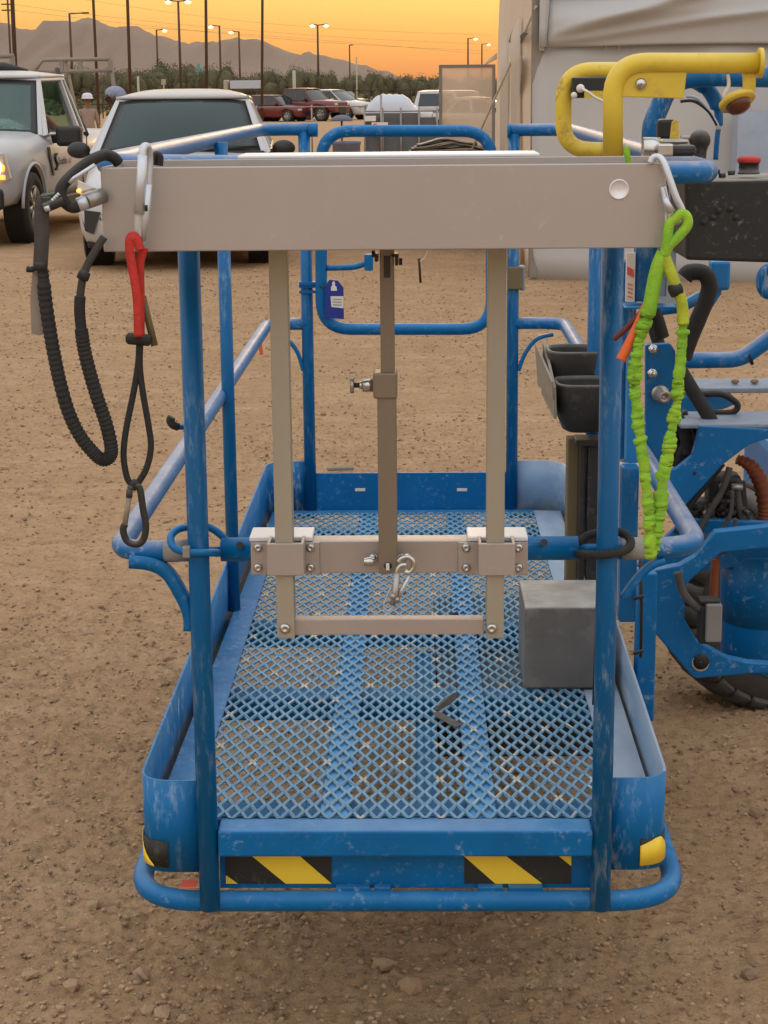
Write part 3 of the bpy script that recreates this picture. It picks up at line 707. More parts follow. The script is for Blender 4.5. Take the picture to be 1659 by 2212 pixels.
# inner blue loop of the secondary guard
yi = 3.45
MB().tube(fillet([at(1406, 345, yi), at(1408, 270, yi), at(1450, 172, yi), at(1540, 165, yi), at(1690, 168, yi)], [0, .05, .07, 0, 0], 8), .0185, 16).build('guard_hoop', 'blue_post', lift)
MB().tube(smooth_path([at(1500, 172, yi + .05), at(1527, 190, yi + .05), at(1548, 225, yi + .05), at(1553, 262, yi + .05), at(1549, 300, yi + .05), at(1546, 345, yi + .05)], 6), [.016] * 6 + [.014] * 8 + [.008] * 6 + [.005] * 11, 12).build('cable_arm', 'blue_post', lift)
for k, pts in enumerate(([(1482, 208), (1506, 213), (1532, 240), (1551, 272)], [(1470, 219), (1500, 219), (1530, 240), (1549, 270)])):
    MB().tube(smooth_path(path(pts, yg + .1), 8), .0028, 8).build('cable', 'rubber' if k else 'pale_blue', lift)
MB().box(at(1552, 276, yg + .1), (.008, .008, .006)).build('cable_tie', 'pole_pale', lift, .001)
# chrome clamp on the rail
MB().cyl(at(1388, 322, 2.98), at(1425, 322, 2.98), .019, 18).build('clamp', 'steel', lift)
MB().mm(at(1420, 338, 2.95), at(1448, 309, 2.99)).build('clamp', 'steel', lift, .003)
MB().mm(at(1448, 338, 2.965), at(1500, 312, 2.99)).build('clamp_jaw', 'black_plastic', lift, .006)
MB().mm(at(1430, 312, 3.00), at(1478, 299, 3.06)).build('clamp', 'chrome_dull', lift, .006)
MB().prism(path([(1446, 316), (1468, 316), (1466, 262), (1459, 258), (1452, 264)], 3.05), (0, .01, 0)).build('toggle', 'yellow_paint', lift, .002)
MB().mm(at(1420, 302, 3.12), at(1456, 256, 3.14)).build('knob_block', 'control_black', lift, .006)
# control box
yc = 3.12
cb = MB().prism([at(1479, 390, yc), at(1800, 384, yc), at(1800, 572, yc), at(1482, 562, yc)], (0, .24, 0)).build('control_box', 'control_black', lift, .006, 3)
MB().lathe([(.019, 0), (.019, .004), (.017, .004), (.017, .018), (.0185, .018), (.0185, .022), (.016, .026), (.0005, .027)], at(1617, 376, yc + .05), (0, 0, 1), 20).build('stop_button_base', 'black_plastic', cb)
MB().lathe([(.0195, 0), (.0205, .003), (.0195, .008), (.012, .011), (.0005, .012)], at(1617, 376, yc + .05) + Vector((0, 0, .020)), (0, 0, 1), 20).build('stop_button', 'red_button', cb)
MB().ball(at(1512, 303, yc + .06), (.0185, .0185, .0185), 16, 10).lathe([(.016, 0), (.012, -.012), (.010, -.05), (.016, -.07)], at(1512, 312, yc + .06), (0, 0, 1), 16).build('joystick', 'black_plastic', cb)
MB().cyl(at(1470, 299, yc + .06), at(1496, 299, yc + .06), .006, 10).build('lever', 'chrome_dull', cb)
for px, py in ((1548, 372), (1560, 380), (1580, 374)): MB().cyl(at(px, py + 4, yc + .04), at(px, py - 6, yc + .04), .006, 10).build('switch', 'black_plastic', cb)
for px, py in ((1552, 455), (1540, 470), (1578, 452), (1520, 480), (1590, 470)): MB().lathe([(.006, 0), (.005, .002), (.0005, .0025)], at(px, py, yc - .0005), (0, -1, 0), 10).build('screw', 'black_trim', cb)
# document box and guard panels
dbx = MB().mm(at(1372, 652, 3.36), at(1437, 500, 3.40)).build('manual_box', 'blue_post', lift, .003)
MB().mm(at(1352, 652, 3.352), at(1371, 545, 3.366)).build('label', 'label_white', dbx)
MB().prism(path([(1355, 575), (1369, 583), (1369, 600), (1355, 592)], 3.350), (0, .0012, 0)).build('label_mark', 'label_red', dbx)
for k in range(4): MB().prism(path([(1356, 612 + 9 * k), (1367, 615 + 9 * k), (1367, 617 + 9 * k), (1356, 614 + 9 * k)], 3.350), (0, .0012, 0)).build('label_line', 'label_red', dbx)
MB().mm(at(1350, 668, 3.33), at(1450, 652, 3.41)).build('box_shelf', 'blue_under', lift, .002)
MB().mm(at(1440, 655, 3.30), at(1464, 392, 3.306)).mm(at(1412, 655, 3.302), at(1440, 640, 3.306)).build('guard_panel', 'pale_blue', lift)
MB().mm(at(1418, 640, 3.31), at(1440, 500, 3.315)).build('guard_panel', 'grey_plate', lift)
# column under the caddy side: rotator bracket
yk = 3.55
MB().prism(path([(1395, 1000), (1395, 745), (1448, 742), (1459, 758), (1459, 900), (1452, 1000)], yk), (0, .02, 0)).build('pivot_plate', 'blue_paint', lift, .003)
for px, py in ((1411, 754), (1409, 806)): MB().lathe([(.0105, 0), (.0105, .005), (.007, .005), (.007, .011), (.001, .012)], at(px, py, yk), (0, -1, 0), 6).build('bolt', 'steel', lift)
MB().lathe([(.017, 0), (.017, .012), (.013, .012), (.013, .030), (.007, .031), (.006, .022), (.0005, .022)], at(1424, 848, yk), (.25, -.95, -.15), 18).build('pivot_pin', 'chrome_dull', lift)
MB().mm(at(1391, 1000, yk + .01), at(1455, 890, yk + .03)).build('pivot_block', 'grey_plate', lift, .004)
# jib arm tube bending up to the right
yj = 3.95
MB().tube(fillet([at(1462, 779, yj), at(1600, 777, yj), at(1720, 690, yj), (1.45, 4.35, 1.05), (1.62, 5.2, .60)], [0, .09, .1, .2, 0], 10), .0178, 18).build('jib_tube', 'blue_rail', lift)
MB().lathe([(.0192, -.003), (.0200, 0), (.0192, .003)], at(1618, 771, yj), (.9, 0, .42), 18).build('cable_tie', 'rubber', lift)
# upper and lower arm plates
ya = 4.05
def plate(pts, Y, d, name='arm_plate', m='blue_paint', bev=.003): return MB().prism(path(pts, Y), (0, d, 0)).build(name, m, lift, bev)
za = at(1600, 838, ya).z
MB().mm((at(1480, 830, ya).x, ya - .0, za - .012), (1.35, ya + .14, za)).build('arm_plate', 'grey_plate', lift, .003)
MB().prism(path([(1470, 858), (1588, 858), (1588, 873), (1570, 882), (1470, 900)], ya + .02), (0, .1, 0)).build('arm_plate', 'blue_under', lift, .003)
for px in (1588, 1630): MB().ball(at(px, 824, ya + .05), (.010, .008, .006), 8, 5).build('dirt_lump', 'stone_dark', lift)
yl = 3.78
zl_ = at(1560, 920, yl).z
MB().mm((at(1470, 920, yl).x, yl, zl_ - .006), (1.3, yl + .16, zl_ + .004)).build('arm_plate', 'grey_plate', lift, .003)
plate([(1510, 920), (1720, 930), (1700, 935), (1620, 960), (1560, 1005), (1520, 1050), (1478, 1095), (1440, 1105), (1420, 1080), (1420, 1022), (1462, 1012), (1495, 985), (1505, 950)], yl - .005, .022)
MB().box(at(1500, 1022, yl - .006), (.005, .003, .007)).build('hole_plug', 'rubber', lift)
# columns down to the lower bracket
MB().mm(at(1337, 1345, 3.30), at(1376, 1000, 3.34)).build('column', 'blue_post', lift, .004)
MB().mm(at(1338, 1000, 3.42), at(1372, 560, 3.46)).build('column', 'blue_post', lift, .004)
MB().mm(at(1372, 1560, 3.42), at(1414, 1225, 3.47)).build('column', 'blue_paint', lift, .004)
MB().mm(at(1352, 1010, 3.37), at(1378, 740, 3.41)).build('column', 'blue_under', lift, .004)
MB().lathe([(.023, -.005), (.025, 0), (.023, .005)], at(1362, 1001, 3.37), (0, 0, 1), 18).build('band', 'label_white', lift)
MB().tube(path([(1383, 1210), (1386, 1300), (1384, 1420)], 3.29), .0032, 8).build('cable', 'rubber', lift)
for yy in (1290, 1408): MB().cyl(at(1368, yy + 4, 3.285), at(1390, yy - 3, 3.285), .0035, 8).build('cable_tie', 'rubber', lift)
MB().cyl((.310, 3.02, .60), (.318, 3.02, 1.0), .006, 10).build('cable', 'rubber', lift)
# lower bracket, motor, connector
yb = 3.62
plate([(1413, 1232), (1469, 1222), (1503, 1202), (1546, 1149), (1673, 1136), (1673, 1182), (1559, 1194), (1539, 1209), (1479, 1266), (1479, 1339), (1506, 1386), (1573, 1422), (1619, 1432), (1679, 1436), (1679, 1452), (1613, 1456), (1503, 1466), (1493, 1459), (1413, 1366)], yb, .03)
MB().mm(at(1560, 1190, yb + .03), at(1720, 1150, yb + .16)).build('arm_plate', 'blue_paint', lift, .003)
MB().lathe([(.018, 0), (.018, .002), (.001, .002)], at(1513, 1432, yb - .001), (0, -1, 0), 14).build('slot', 'label_white', lift)
MB().lathe([(.017, .001), (.017, .0035), (.001, .0035)], at(1514, 1429, yb - .001), (0, -1, 0), 14).build('slot', 'rubber', lift)
cx = at(1660, 1300, 3.86); r_ = cx.x - at(1555, 1300, 3.86).x
MB().lathe([(.001, .0), (r_ * .97, .0), (r_, .006), (r_, cx.z - at(1600, 1432, 3.86).z - .006), (r_ * .97, cx.z - at(1600, 1432, 3.86).z), (.001, cx.z - at(1600, 1432, 3.86).z)], at(1660, 1430, 3.86), (0, 0, 1), 36).build('motor_drum', 'blue_paint', lift)
cz = at(1660, 1190, 3.86)
MB().lathe([(.001, 0), (r_, 0), (r_, -.15), (.001, -.15)], Vector((cx.x, cx.y, cz.z)), (0, 0, 1), 36).build('motor_drum', 'blue_paint', lift)
MB().mm(at(1524, 1388, 3.55), at(1556, 1298, 3.58)).build('connector', 'connector_grey', lift, .003)
MB().mm(at(1510, 1392, 3.56), at(1526, 1300, 3.60)).mm(at(1512, 1305, 3.56), at(1550, 1286, 3.60)).build('connector', 'rubber', lift, .003)
MB().tube(smooth_path(path([(1463, 1236), (1475, 1278), (1500, 1308), (1522, 1318)], 3.57), 8), .0085, 10).build('hose', 'grey_web', lift)
MB().tube(smooth_path(path([(1541, 1300), (1543, 1250), (1547, 1205)], 3.70), 8), .0095, 10).build('hose', 'orange_hose', lift)
plate([(1372, 1225), (1480, 1120), (1700, 1130), (1700, 1210), (1480, 1240)], 3.80, .02)
# valve block with its clutter
ya2 = 3.85
MB().mm(at(1470, 1170, ya2 + .02), at(1570, 1070, ya2 + .09)).mm(at(1530, 1110, ya2 + .02), at(1592, 1015, ya2 + .09)).build('valve_block', 'black_trim', lift, .01)
rv = random.Random(3)
for k in range(46):
    px, py = rv.uniform(1458, 1596), 0; py = 1168 - (px - 1458) * .72 + rv.uniform(-20, 62)
    a = at(px, py, ya2 - rv.uniform(0, .03)); d = Vector((rv.uniform(-1, 1), rv.uniform(-.8, .1), rv.uniform(-.6, 1))).normalized() * rv.uniform(.018, .045); r0 = rv.uniform(.006, .012)
    MB().cyl(a, a + d * .6, r0, 6 if k % 2 else 10).cyl(a + d * .6, a + d, r0 * .65, 8).build('fitting', ('black_trim', 'dark_steel', 'black_trim', 'rubber', 'grey_web', 'dark_steel', 'black_plastic')[k % 7], lift)
for k, (px, py) in enumerate(((1525, 1108), (1488, 1152), (1560, 1050), (1508, 1132))):
    MB().lathe([(.008, 0), (.008, .006), (.004, .008), (.0005, .008)], at(px, py, ya2 - .04), (0, -1, .2), 6).build('fitting', 'chrome_dull', lift)
for k, (px, py) in enumerate(((1548, 1082), (1532, 1104), (1480, 1160), (1583, 1186))): MB().box(at(px, py, ya2 - .04), (.016, .006, .007), Matrix.Rotation(.5, 3, 'Y')).build('fitting', 'label_red' if k == 3 else 'red_car', lift, .001)
def hose(pts, Y, r, m='rubber', n=10): MB().tube(smooth_path([at(p[0], p[1], Y if len(p) < 3 else p[2]) for p in pts], 8), r, n).build('hose', m, lift)
hose([(1600, 1040), (1604, 1080), (1612, 1120), (1626, 1168)], 3.83, .010); hose([(1590, 1045), (1596, 1090), (1606, 1130), (1614, 1166)], 3.82, .008, 'grey_web')
hose([(1582, 1060), (1578, 1110), (1560, 1140), (1520, 1160), (1480, 1168)], 3.78, .0045, 'grey_web'); hose([(1588, 1120), (1586, 1160), (1572, 1188), (1530, 1196), (1500, 1182), (1478, 1168)], 3.74, .005, 'grey_web')
MB().tube(smooth_path(path([(1592, 992), (1620, 1005), (1642, 1040), (1652, 1090), (1650, 1120), (1640, 1170)], 3.9), 10), [.010 + .007 * min(1, i / 16) + .002 * math.sin(i * 2.1) for i in range(51)], 12).build('hose', 'orange_hose', lift)
MB().cyl(at(1580, 1052, 3.8), at(1604, 1052, 3.8), .007, 10).build('fitting', 'chrome_dull', lift)
hose([(1478, 600), (1490, 588), (1520, 590), (1532, 612), (1528, 640), (1508, 690), (1488, 738), (1476, 775)], 3.55, .0165); hose([(1500, 1000), (1490, 940), (1470, 890)], 3.9, .014)
hose([(1405, 660), (1418, 690), (1430, 730)], 3.5, .0145); hose([(1470, 800), (1500, 850), (1525, 890), (1545, 925)], 3.85, .0155, 'black_web'); hose([(1515, 852), (1560, 852), (1592, 872), (1585, 889), (1550, 892), (1520, 885)], 3.9, .007)
hose([(1398, 640), (1410, 700), (1440, 800), (1462, 905)], 3.72, .013, 'black_web'); hose([(1530, 900), (1500, 930), (1470, 985), (1468, 1060)], 3.88, .010); hose([(1560, 1000), (1530, 1040), (1490, 1090), (1462, 1150)], 3.80, .008); hose([(1576, 1010), (1560, 1060), (1530, 1110), (1500, 1168)], 3.79, .007, 'grey_web')
hose([(1440, 870), (1455, 930), (1470, 990), (1480, 1060)], 3.92, .018); hose([(1462, 905), (1480, 930), (1490, 980)], 3.86, .016)
MB().mm(at(1415, 1010, 3.95), at(1490, 905, 4.0)).build('valve_block', 'black_trim', lift, .01)
MB().mm(at(1535, 628, 3.6), at(1572, 560, 3.64)).build('strut', 'blue_under', lift, .006)
MB().bar(path([(1552, 600), (1545, 630), (1500, 700), (1490, 715)], 3.62), .026, .02, Yv).build('strut', 'blue_under', lift)
MB().bar(path([(1420, 670), (1470, 664), (1515, 640)], 3.6), .02, .02, Yv).build('strut', 'blue_under', lift)
MB().tube(smooth_path(path([(1900, 570), (1700, 580), (1652, 585), (1648, 625), (1690, 640), (1900, 660)], 3.9), 8), .012, 10).cyl(at(1636, 608, 3.9), at(1650, 608, 3.9), .005, 8).build('hose', 'blue_post', lift)
# tyre of the machine, lying across the view
wc = Vector((1.02, 5.05, 0)); 
p0 = at(1560, 1512, 4.82)
tw = .23; tr_ = .29; c0 = Vector((.975, 4.84, .285))
rings = []
sec = [(-.5, .72), (-.5, .90), (-.44, .97), (-.3, 1.0), (0, 1.01), (.3, 1.0), (.44, .97), (.5, .90), (.5, .72)]
axd = Vector((.30, -.954, 0)); axd.normalize(); rad = Vector((axd.y, -axd.x, 0))
mbt = MB(); mbt.lathe([(r2 * tr_, s2 * tw) for s2, r2 in sec], c0, axd, 48)
ty = mbt.build('tyre', 'tyre', lift)
for k in range(30):
    a = 2 * math.pi * k / 30; dr = Vector((rad.x * math.cos(a), rad.y * math.cos(a), math.sin(a))); tg = axd.cross(dr)
    pts = [c0 + axd * (s2 * tw) + dr * (r2 * tr_ + .010) + tg * (.012 * s2) for s2, r2 in sec[1:-1]]
    MB().bar(pts, .046, .022, tg).build('tread_block', 'tyre', ty)
MB().lathe([(.04, -.06), (.10, -.06), (.11, .02), (.20, .09), (.208, .112), (.20, .115)], c0, axd, 32).build('wheel_rim', 'pale_blue', ty)
# axle, chassis tail of the machine, carried out of frame
MB().mm((1.05, 5.15, .26), (2.4, 5.75, .62)).build('chassis', 'blue_paint', lift, .03)

# ================================================================== THINGS ON THE PLATFORM
# aluminium tray rack
tray = thing('tray_rack', (0, 2.7, 0.78), 'silver aluminium tray rack clamped upright on the front rails of the blue platform', 'tray rack')
Yt0, Yt1 = 2.60, 2.775
a, b = at(216, 356, Yt0), at(1440, 358, Yt0); zt = (a.z + b.z) / 2; zb2 = at(830, 540, Yt0).z; xa, xb = a.x, b.x
t4 = .004
MB().mm((xa, Yt0, zb2), (xb, Yt0 + t4, zt)).build('front_panel', 'aluminium', tray, .0018, 3)
MB().mm((xa, Yt0 + t4, zb2 + .0005), (xb, Yt1 - t4, zb2 + t4)).build('bottom_panel', 'aluminium', tray)
MB().mm((xa, Yt1 - t4, zb2), (xb, Yt1, zt + .004)).build('back_panel', 'aluminium', tray, .001)
MB().mm((xa, Yt0 + t4, zb2 + t4), (xa + t4, Yt1 - t4, zt)).build('end_panel', 'aluminium', tray); MB().mm((xb - t4, Yt0 + t4, zb2 + t4), (xb, Yt1 - t4, zt)).build('end_panel', 'aluminium', tray)
c = at(1337, 409, Yt0)
MB().lathe([(.0142, 0), (.0142, .0016), (.0126, .0024), (.0122, .0012), (.0005, .0012)], c, (0, -1, 0), 28).build('plug', 'aluminium_lit', tray)
# hooked strip over the rail
p, q = at(520, 338, 2.84), at(1161, 338, 2.84)
MB().mm((p.x, 2.785, 1.5535), (q.x, 2.905, 1.5595)).mm((p.x, 2.897, 1.532), (q.x, 2.905, 1.5532)).build('hook_strip', 'aluminium_lit', tray, .002)
# legs
for xt, xbm in ((604, 616), (1080, 1062)):
    p, q = at(xt, 545, 2.735), at(xbm, 1374, 2.735); xm = (p.x + q.x) / 2
    lg = MB().mm((xm - .0138, 2.722, q.z), (xm + .0138, 2.76, zb2 + .0)).build('leg', 'aluminium_leg', tray, .0015)
    MB().lathe([(.0085, 0), (.0082, .003), (.0055, .0055), (.003, .006), (.0028, .004), (.0005, .004)], at(xbm, 1357, 2.7215), (0, -1, 0), 16).build('bolt', 'steel', lg)
p, q = at(634, 1338, 2.735), at(1046, 1371, 2.735)
MB().mm((p.x, 2.735, q.z), (q.x, 2.757, p.z)).build('lower_bar', 'aluminium', tray, .0015)
# clamp bar across the mid rail
p, q = at(541, 1170, 2.775), at(1140, 1237, 2.775)
MB().mm((p.x + .045, 2.775, q.z + .0), (q.x - .045, 2.781, p.z)).mm((p.x + .045, 2.7815, p.z - .004), (q.x - .045, 2.815, p.z)).build('clamp_bar', 'aluminium', tray, .0015)
for x0, x1, c0_, c1_, t0, t1 in ((541, 691, 576, 657, 541, 677), (990, 1140, 1034, 1113, 1009, 1139)):
    p, q = at(x0, 1172, 2.768), at(x1, 1241, 2.768)
    pl = MB().mm((p.x, 2.768, q.z), (q.x, 2.774, p.z)).build('clamp_plate', 'aluminium', tray, .001)
    p2, q2 = at(c0_, 1174, 2.716), at(c1_, 1243, 2.716)
    MB().mm((p2.x, 2.7145, q2.z), (q2.x, 2.7205, p2.z)).mm((p2.x, 2.721, q2.z), (p2.x + .005, 2.7675, p2.z)).mm((q2.x - .005, 2.721, q2.z), (q2.x, 2.7675, p2.z)).build('cover', 'aluminium', pl, .0012)
    p3, q3 = at(t0, 1160, 2.79), at(t1, 1160, 2.79)
    MB().mm((p3.x, 2.769, p.z + .001), (q3.x, 2.835, p.z + .009)).build('clamp_cap', 'aluminium_lit', pl, .002)
    for bx in (x0 + 17, x1 - 20):
        for by in (1183, 1226): MB().lathe([(.0072, 0), (.007, .0028), (.0045, .005), (.0026, .0053), (.0024, .0035), (.0005, .0035)], at(bx, by, 2.7676), (0, -1, 0), 16).build('bolt', 'steel', pl)
# telescoping centre post
p, q = at(836, 600, 2.725), at(836, 860, 2.725)
MB().mm((at(820, 545, 2.727).x, 2.727, q.z), (at(851, 545, 2.727).x, 2.752, zb2)).build('inner_post', 'bronze_bar', tray, .0015)
op = MB().mm((at(816, 1000, 2.72).x, 2.720, at(836, 1240, 2.72).z), (at(857, 1000, 2.72).x, 2.757, at(836, 822, 2.72).z)).build('outer_post', 'bronze_bar', tray, .0018)
MB().mm((at(806, 830, 2.716).x, 2.7165, at(836, 862, 2.716).z), (at(858, 830, 2.716).x, 2.760, at(836, 806, 2.716).z)).build('collar', 'bronze_bar', op, .003)
kz = at(800, 832, 2.735)
kn = MB().cyl(kz + Vector((-.012, 0, 0)), kz + Vector((.004, 0, 0)), .010, 6).cyl(kz + Vector((-.017, 0, 0)), kz + Vector((-.012, 0, 0)), .0065, 12).build('lock_knob', 'steel', op)
MB().cyl(kz + Vector((-.025, 0, 0)), kz + Vector((-.017, 0, 0)), .004, 10).build('shaft', 'dark_steel', op); MB().cyl(kz + Vector((-.031, 0, 0)), kz + Vector((-.025, 0, 0)), .0125, 20).build('knob_head', 'chrome_dull', op)
MB().lathe([(.006, 0), (.006, .0015), (.0005, .0015)], at(838, 1222, 2.7196), (0, -1, 0), 12).build('slot', 'rubber', op)
MB().mm(at(834, 1232, 2.7175), at(841, 1216, 2.719)).build('slot_pin', 'aluminium_lit', op)
# clevis under the tray
MB().mm(at(809, 566, 2.722), at(818, 544, 2.757)).mm(at(853, 574, 2.722), at(861, 544, 2.757)).mm(at(845, 555, 2.72), at(862, 545, 2.75)).build('clevis', 'dark_steel', tray, .002)
MB().mm(at(829, 600, 2.7262), at(843, 552, 2.7275)).build('slot', 'dark_steel', tray)
for px, py in ((865, 565), (806, 548)): MB().cyl(at(px - 3, py, 2.735), at(px + 4, py, 2.735), .0055, 8).build('bolt', 'dark_steel', tray)
for px, py in ((806, 1203), (868, 1203)): MB().lathe([(.008, 0), (.0075, .003), (.004, .005), (.0005, .005)], at(px, py + 2, 2.772), (0, -1, 0), 14).build('bolt', 'steel', tray)
MB().lathe([(.006, -.012), (.008, -.004), (.006, .004)], at(803, 1213, 2.75), (1, 0, 0), 12).build('pin', 'steel', tray)
# spring snap pin hanging on its cable
sp = thing('snap_pin', at(870, 1218, 2.71), 'small chrome spring snap pin and wire loop hanging at the foot of the centre post', 'snap pin')
MB().tube(smooth_path(path([(861, 1214), (868, 1206), (881, 1203), (892, 1212), (893, 1226), (884, 1236), (874, 1235)], 2.705), 8), .0042, 10).build('ring', 'steel', sp)
MB().tube(smooth_path(path([(878, 1220), (866, 1222), (858, 1235), (856, 1262), (853, 1288)], 2.70), 8), .0040, 10).build('hook', 'steel', sp)
MB().tube(path([(884, 1244), (868, 1275), (861, 1290)], 2.70), [.0022, .004, .003], 8).build('latch', 'silver_clip', sp)
MB().tube(path([(857, 1238), (853, 1290), (847, 1306)], 2.698), .0052, 10).ball(at(848, 1288, 2.69), .0055, 10, 6).ball(at(858, 1295, 2.69), .0045, 10, 6).build('swivel', 'chrome_dull', sp)
MB().tube(smooth_path(path([(844, 1270), (836, 1290), (829, 1306), (832, 1316), (841, 1319), (850, 1308), (852, 1296)], 2.70), 8), .0016, 8).build('wire_loop', 'silver_clip', sp)

# ---- red lanyard on the big silver carabiner
YL = 2.565
rl = thing('red_lanyard', at(305, 330, YL), 'red webbing tool lanyard on a big silver carabiner, ending in a black cord loop', 'tool lanyard')
ca = MB().tube(smooth_path([at(x, y, YL + d) for x, y, d in ((309, 322, .0), (318, 318, .01), (322, 340, .016), (321, 380, .014), (318, 440, .01), (312, 500, .006), (305, 526, .0), (300, 512, -.004), (299, 480, -.006), (303, 420, -.006), (307, 360, -.004))], 7, True), .0058, 12, True).build('carabiner', 'silver_clip', rl)
MB().tube(path([(308, 335), (304, 400), (300, 462)], YL - .008), [.0068, .0068, .0080], 12).build('gate_sleeve', 'silver_clip', ca)
MB().tube(path([(319, 398), (313, 470), (305, 520)], YL - .002), .0066, 12).build('spine', 'silver_clip', ca)
MB().cyl(at(316, 443, YL - .011), at(316, 456, YL - .011), .0022, 8).build('pin', 'rubber', ca)
web = [(303, 540), (292, 512), (281, 515), (280, 540), (286, 580), (293, 620), (297, 660), (299, 727)]
MB().bar(smooth_path([at(x, y, YL - .012 - .004 * i / 7) for i, (x, y) in enumerate(web)], 7), .0125, .006, X).build('webbing', 'red_web', rl)
MB().bar(smooth_path([at(x, y, YL - .002) for x, y in ((312, 535), (306, 552), (302, 575), (303, 640), (303, 727))], 7), .0120, .005, X).build('webbing', 'red_web', rl)
MB().bar(path([(308, 640), (320, 690), (334, 747)], YL + .004), .010, .0025, X).build('label_strip', 'olive_strip', rl)
MB().tube([at(272, 731, YL - .004), at(277, 731, YL - .004), at(322, 735, YL - .002), at(327, 736, YL - .002)], [.005, .0085, .0085, .005], 14).build('toggle', 'rubber', rl)
MB().tube(smooth_path(path([(301, 738), (298, 790), (288, 850), (272, 930), (267, 985), (274, 1030), (284, 1046)], YL), 8), .0048, 10).build('cord', 'black_web', rl)
MB().tube(smooth_path(path([(303, 738), (302, 790), (309, 850), (321, 920), (326, 965), (317, 1010), (298, 1044)], YL), 8), .0048, 10).build('cord', 'black_web', rl)
MB().lathe([(.006, -.007), (.009, 0), (.006, .007)], at(291, 1047, YL), (1, 0, .1), 14).build('knot', 'rubber', rl)
ca2 = MB().tube(smooth_path(path([(279, 1056), (291, 1050), (302, 1056), (309, 1100), (315, 1135), (310, 1165), (294, 1176), (274, 1168), (266, 1145), (270, 1132)], YL - .003), 7), .0052, 12).build('carabiner', 'black_plastic', rl)
MB().cyl(at(270, 1132, YL - .003), at(279, 1072, YL - .003), .0042, 10).build('gate_bar', 'tan_flap', ca2); MB().cyl(at(279, 1074, YL - .003), at(280, 1056, YL - .003), .005, 10).build('hinge', 'black_plastic', ca2)

# ---- black coil lanyard on the left end
YB = 2.56
bl = thing('black_lanyard', at(150, 430, YB), 'black shock absorbing lanyard hanging in a long loop from the left end of the tray', 'tool lanyard')
cb2 = MB().tube(smooth_path([at(x, y, YB + d) for x, y, d in ((256, 352, .06), (245, 340, .055), (225, 335, .05), (200, 345, .03), (170, 366, .015), (142, 392, .0), (131, 412, -.005), (135, 430, -.005), (148, 444, 0), (160, 448, .0), (172, 444, 0))], 7), .0082, 12).build('carabiner', 'rubber', bl)
MB().tube([at(168, 443, YB), at(188, 436, YB + .004)], [.010, .010], 12).build('gate_tip', 'silver_clip', cb2)
MB().tube([at(184, 437, YB + .004), at(222, 422, YB + .03)], [.0105, .0115], 14).build('gate_sleeve', 'chrome_dull', cb2)
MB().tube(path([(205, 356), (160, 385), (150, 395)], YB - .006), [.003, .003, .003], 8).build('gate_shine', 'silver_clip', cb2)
MB().mm(at(92, 448, YB - .01), at(118, 424, YB + .012)).tube([at(96, 450, YB - .01), at(138, 432, YB - .01)], .0075, 10).tube([at(90, 428, YB - .004), at(136, 418, YB)], .005, 10).build('swivel_block', 'black_plastic', bl, .003)
for k in range(4): MB().cyl(at(112 + 4 * k, 434 - 4 * k, YB - .014), at(116 + 4 * k, 430 - 4 * k, YB - .014), .0026, 8).build('spring', 'silver_clip', bl)
MB().tube([at(97, 452, YB - .014), at(108, 448, YB - .014)], .0045, 10).build('pin', 'silver_clip', bl)
MB().bar(smooth_path(path([(104, 428), (92, 440), (90, 470), (90, 520), (87, 580)], YB), 7), .020, .006, X).build('strap', 'grey_web', bl)
MB().tube(smooth_path(path([(58, 581), (68, 582), (80, 578), (96, 580), (92, 588)], YB - .004), 6), .0045, 10).tube(path([(76, 576), (100, 577)], YB - .004), .007, 10).build('knot', 'rubber', bl)
MB().prism(path([(70, 588), (93, 586), (95, 640), (95, 722), (84, 725), (68, 721), (65, 650)], YB + .004), (0, .003, 0)).build('flap', 'tan_flap', bl)
coil = smooth_path(path([(93, 583), (97, 640), (107, 710), (118, 772), (130, 828), (148, 890), (172, 940), (202, 978), (222, 993), (237, 986), (240, 965), (229, 915), (212, 865), (196, 812), (183, 760), (176, 715), (172, 672), (173, 640)], YB), 26)
nC = len(coil)
MB().tube(coil, [(.0097 if 14 < i < nC - 50 else .008) * (1 + (.16 * abs(math.sin(i * .62)) - .08) * (1 if i < nC - 60 else .25)) for i in range(nC)], 12).build('coil_sleeve', 'black_web', bl)
MB().bar(smooth_path(path([(173, 642), (178, 606), (190, 570), (210, 535), (225, 512)], YB + .012), 7), .0105, .006, X).build('strap', 'grey_web', bl)
MB().tube(path([(170, 590), (184, 597), (192, 600)], YB - .002), [.007, .008, .006], 10).build('bead', 'rubber', bl)

# ---- black eye hooked behind the silver carabiner
MB().tube(smooth_path(path([(330, 354), (333, 338), (340, 332), (346, 340), (344, 356)], 2.70), 6), .0048, 10)
eh = MB().tube(smooth_path(path([(331, 356), (333, 340), (339, 333), (346, 340), (345, 358)], 2.69), 6), .0050, 10).build('wire_hook', 'rubber')
tag(eh, 'small black hook on the tray rim beside the big silver carabiner', 'hook')

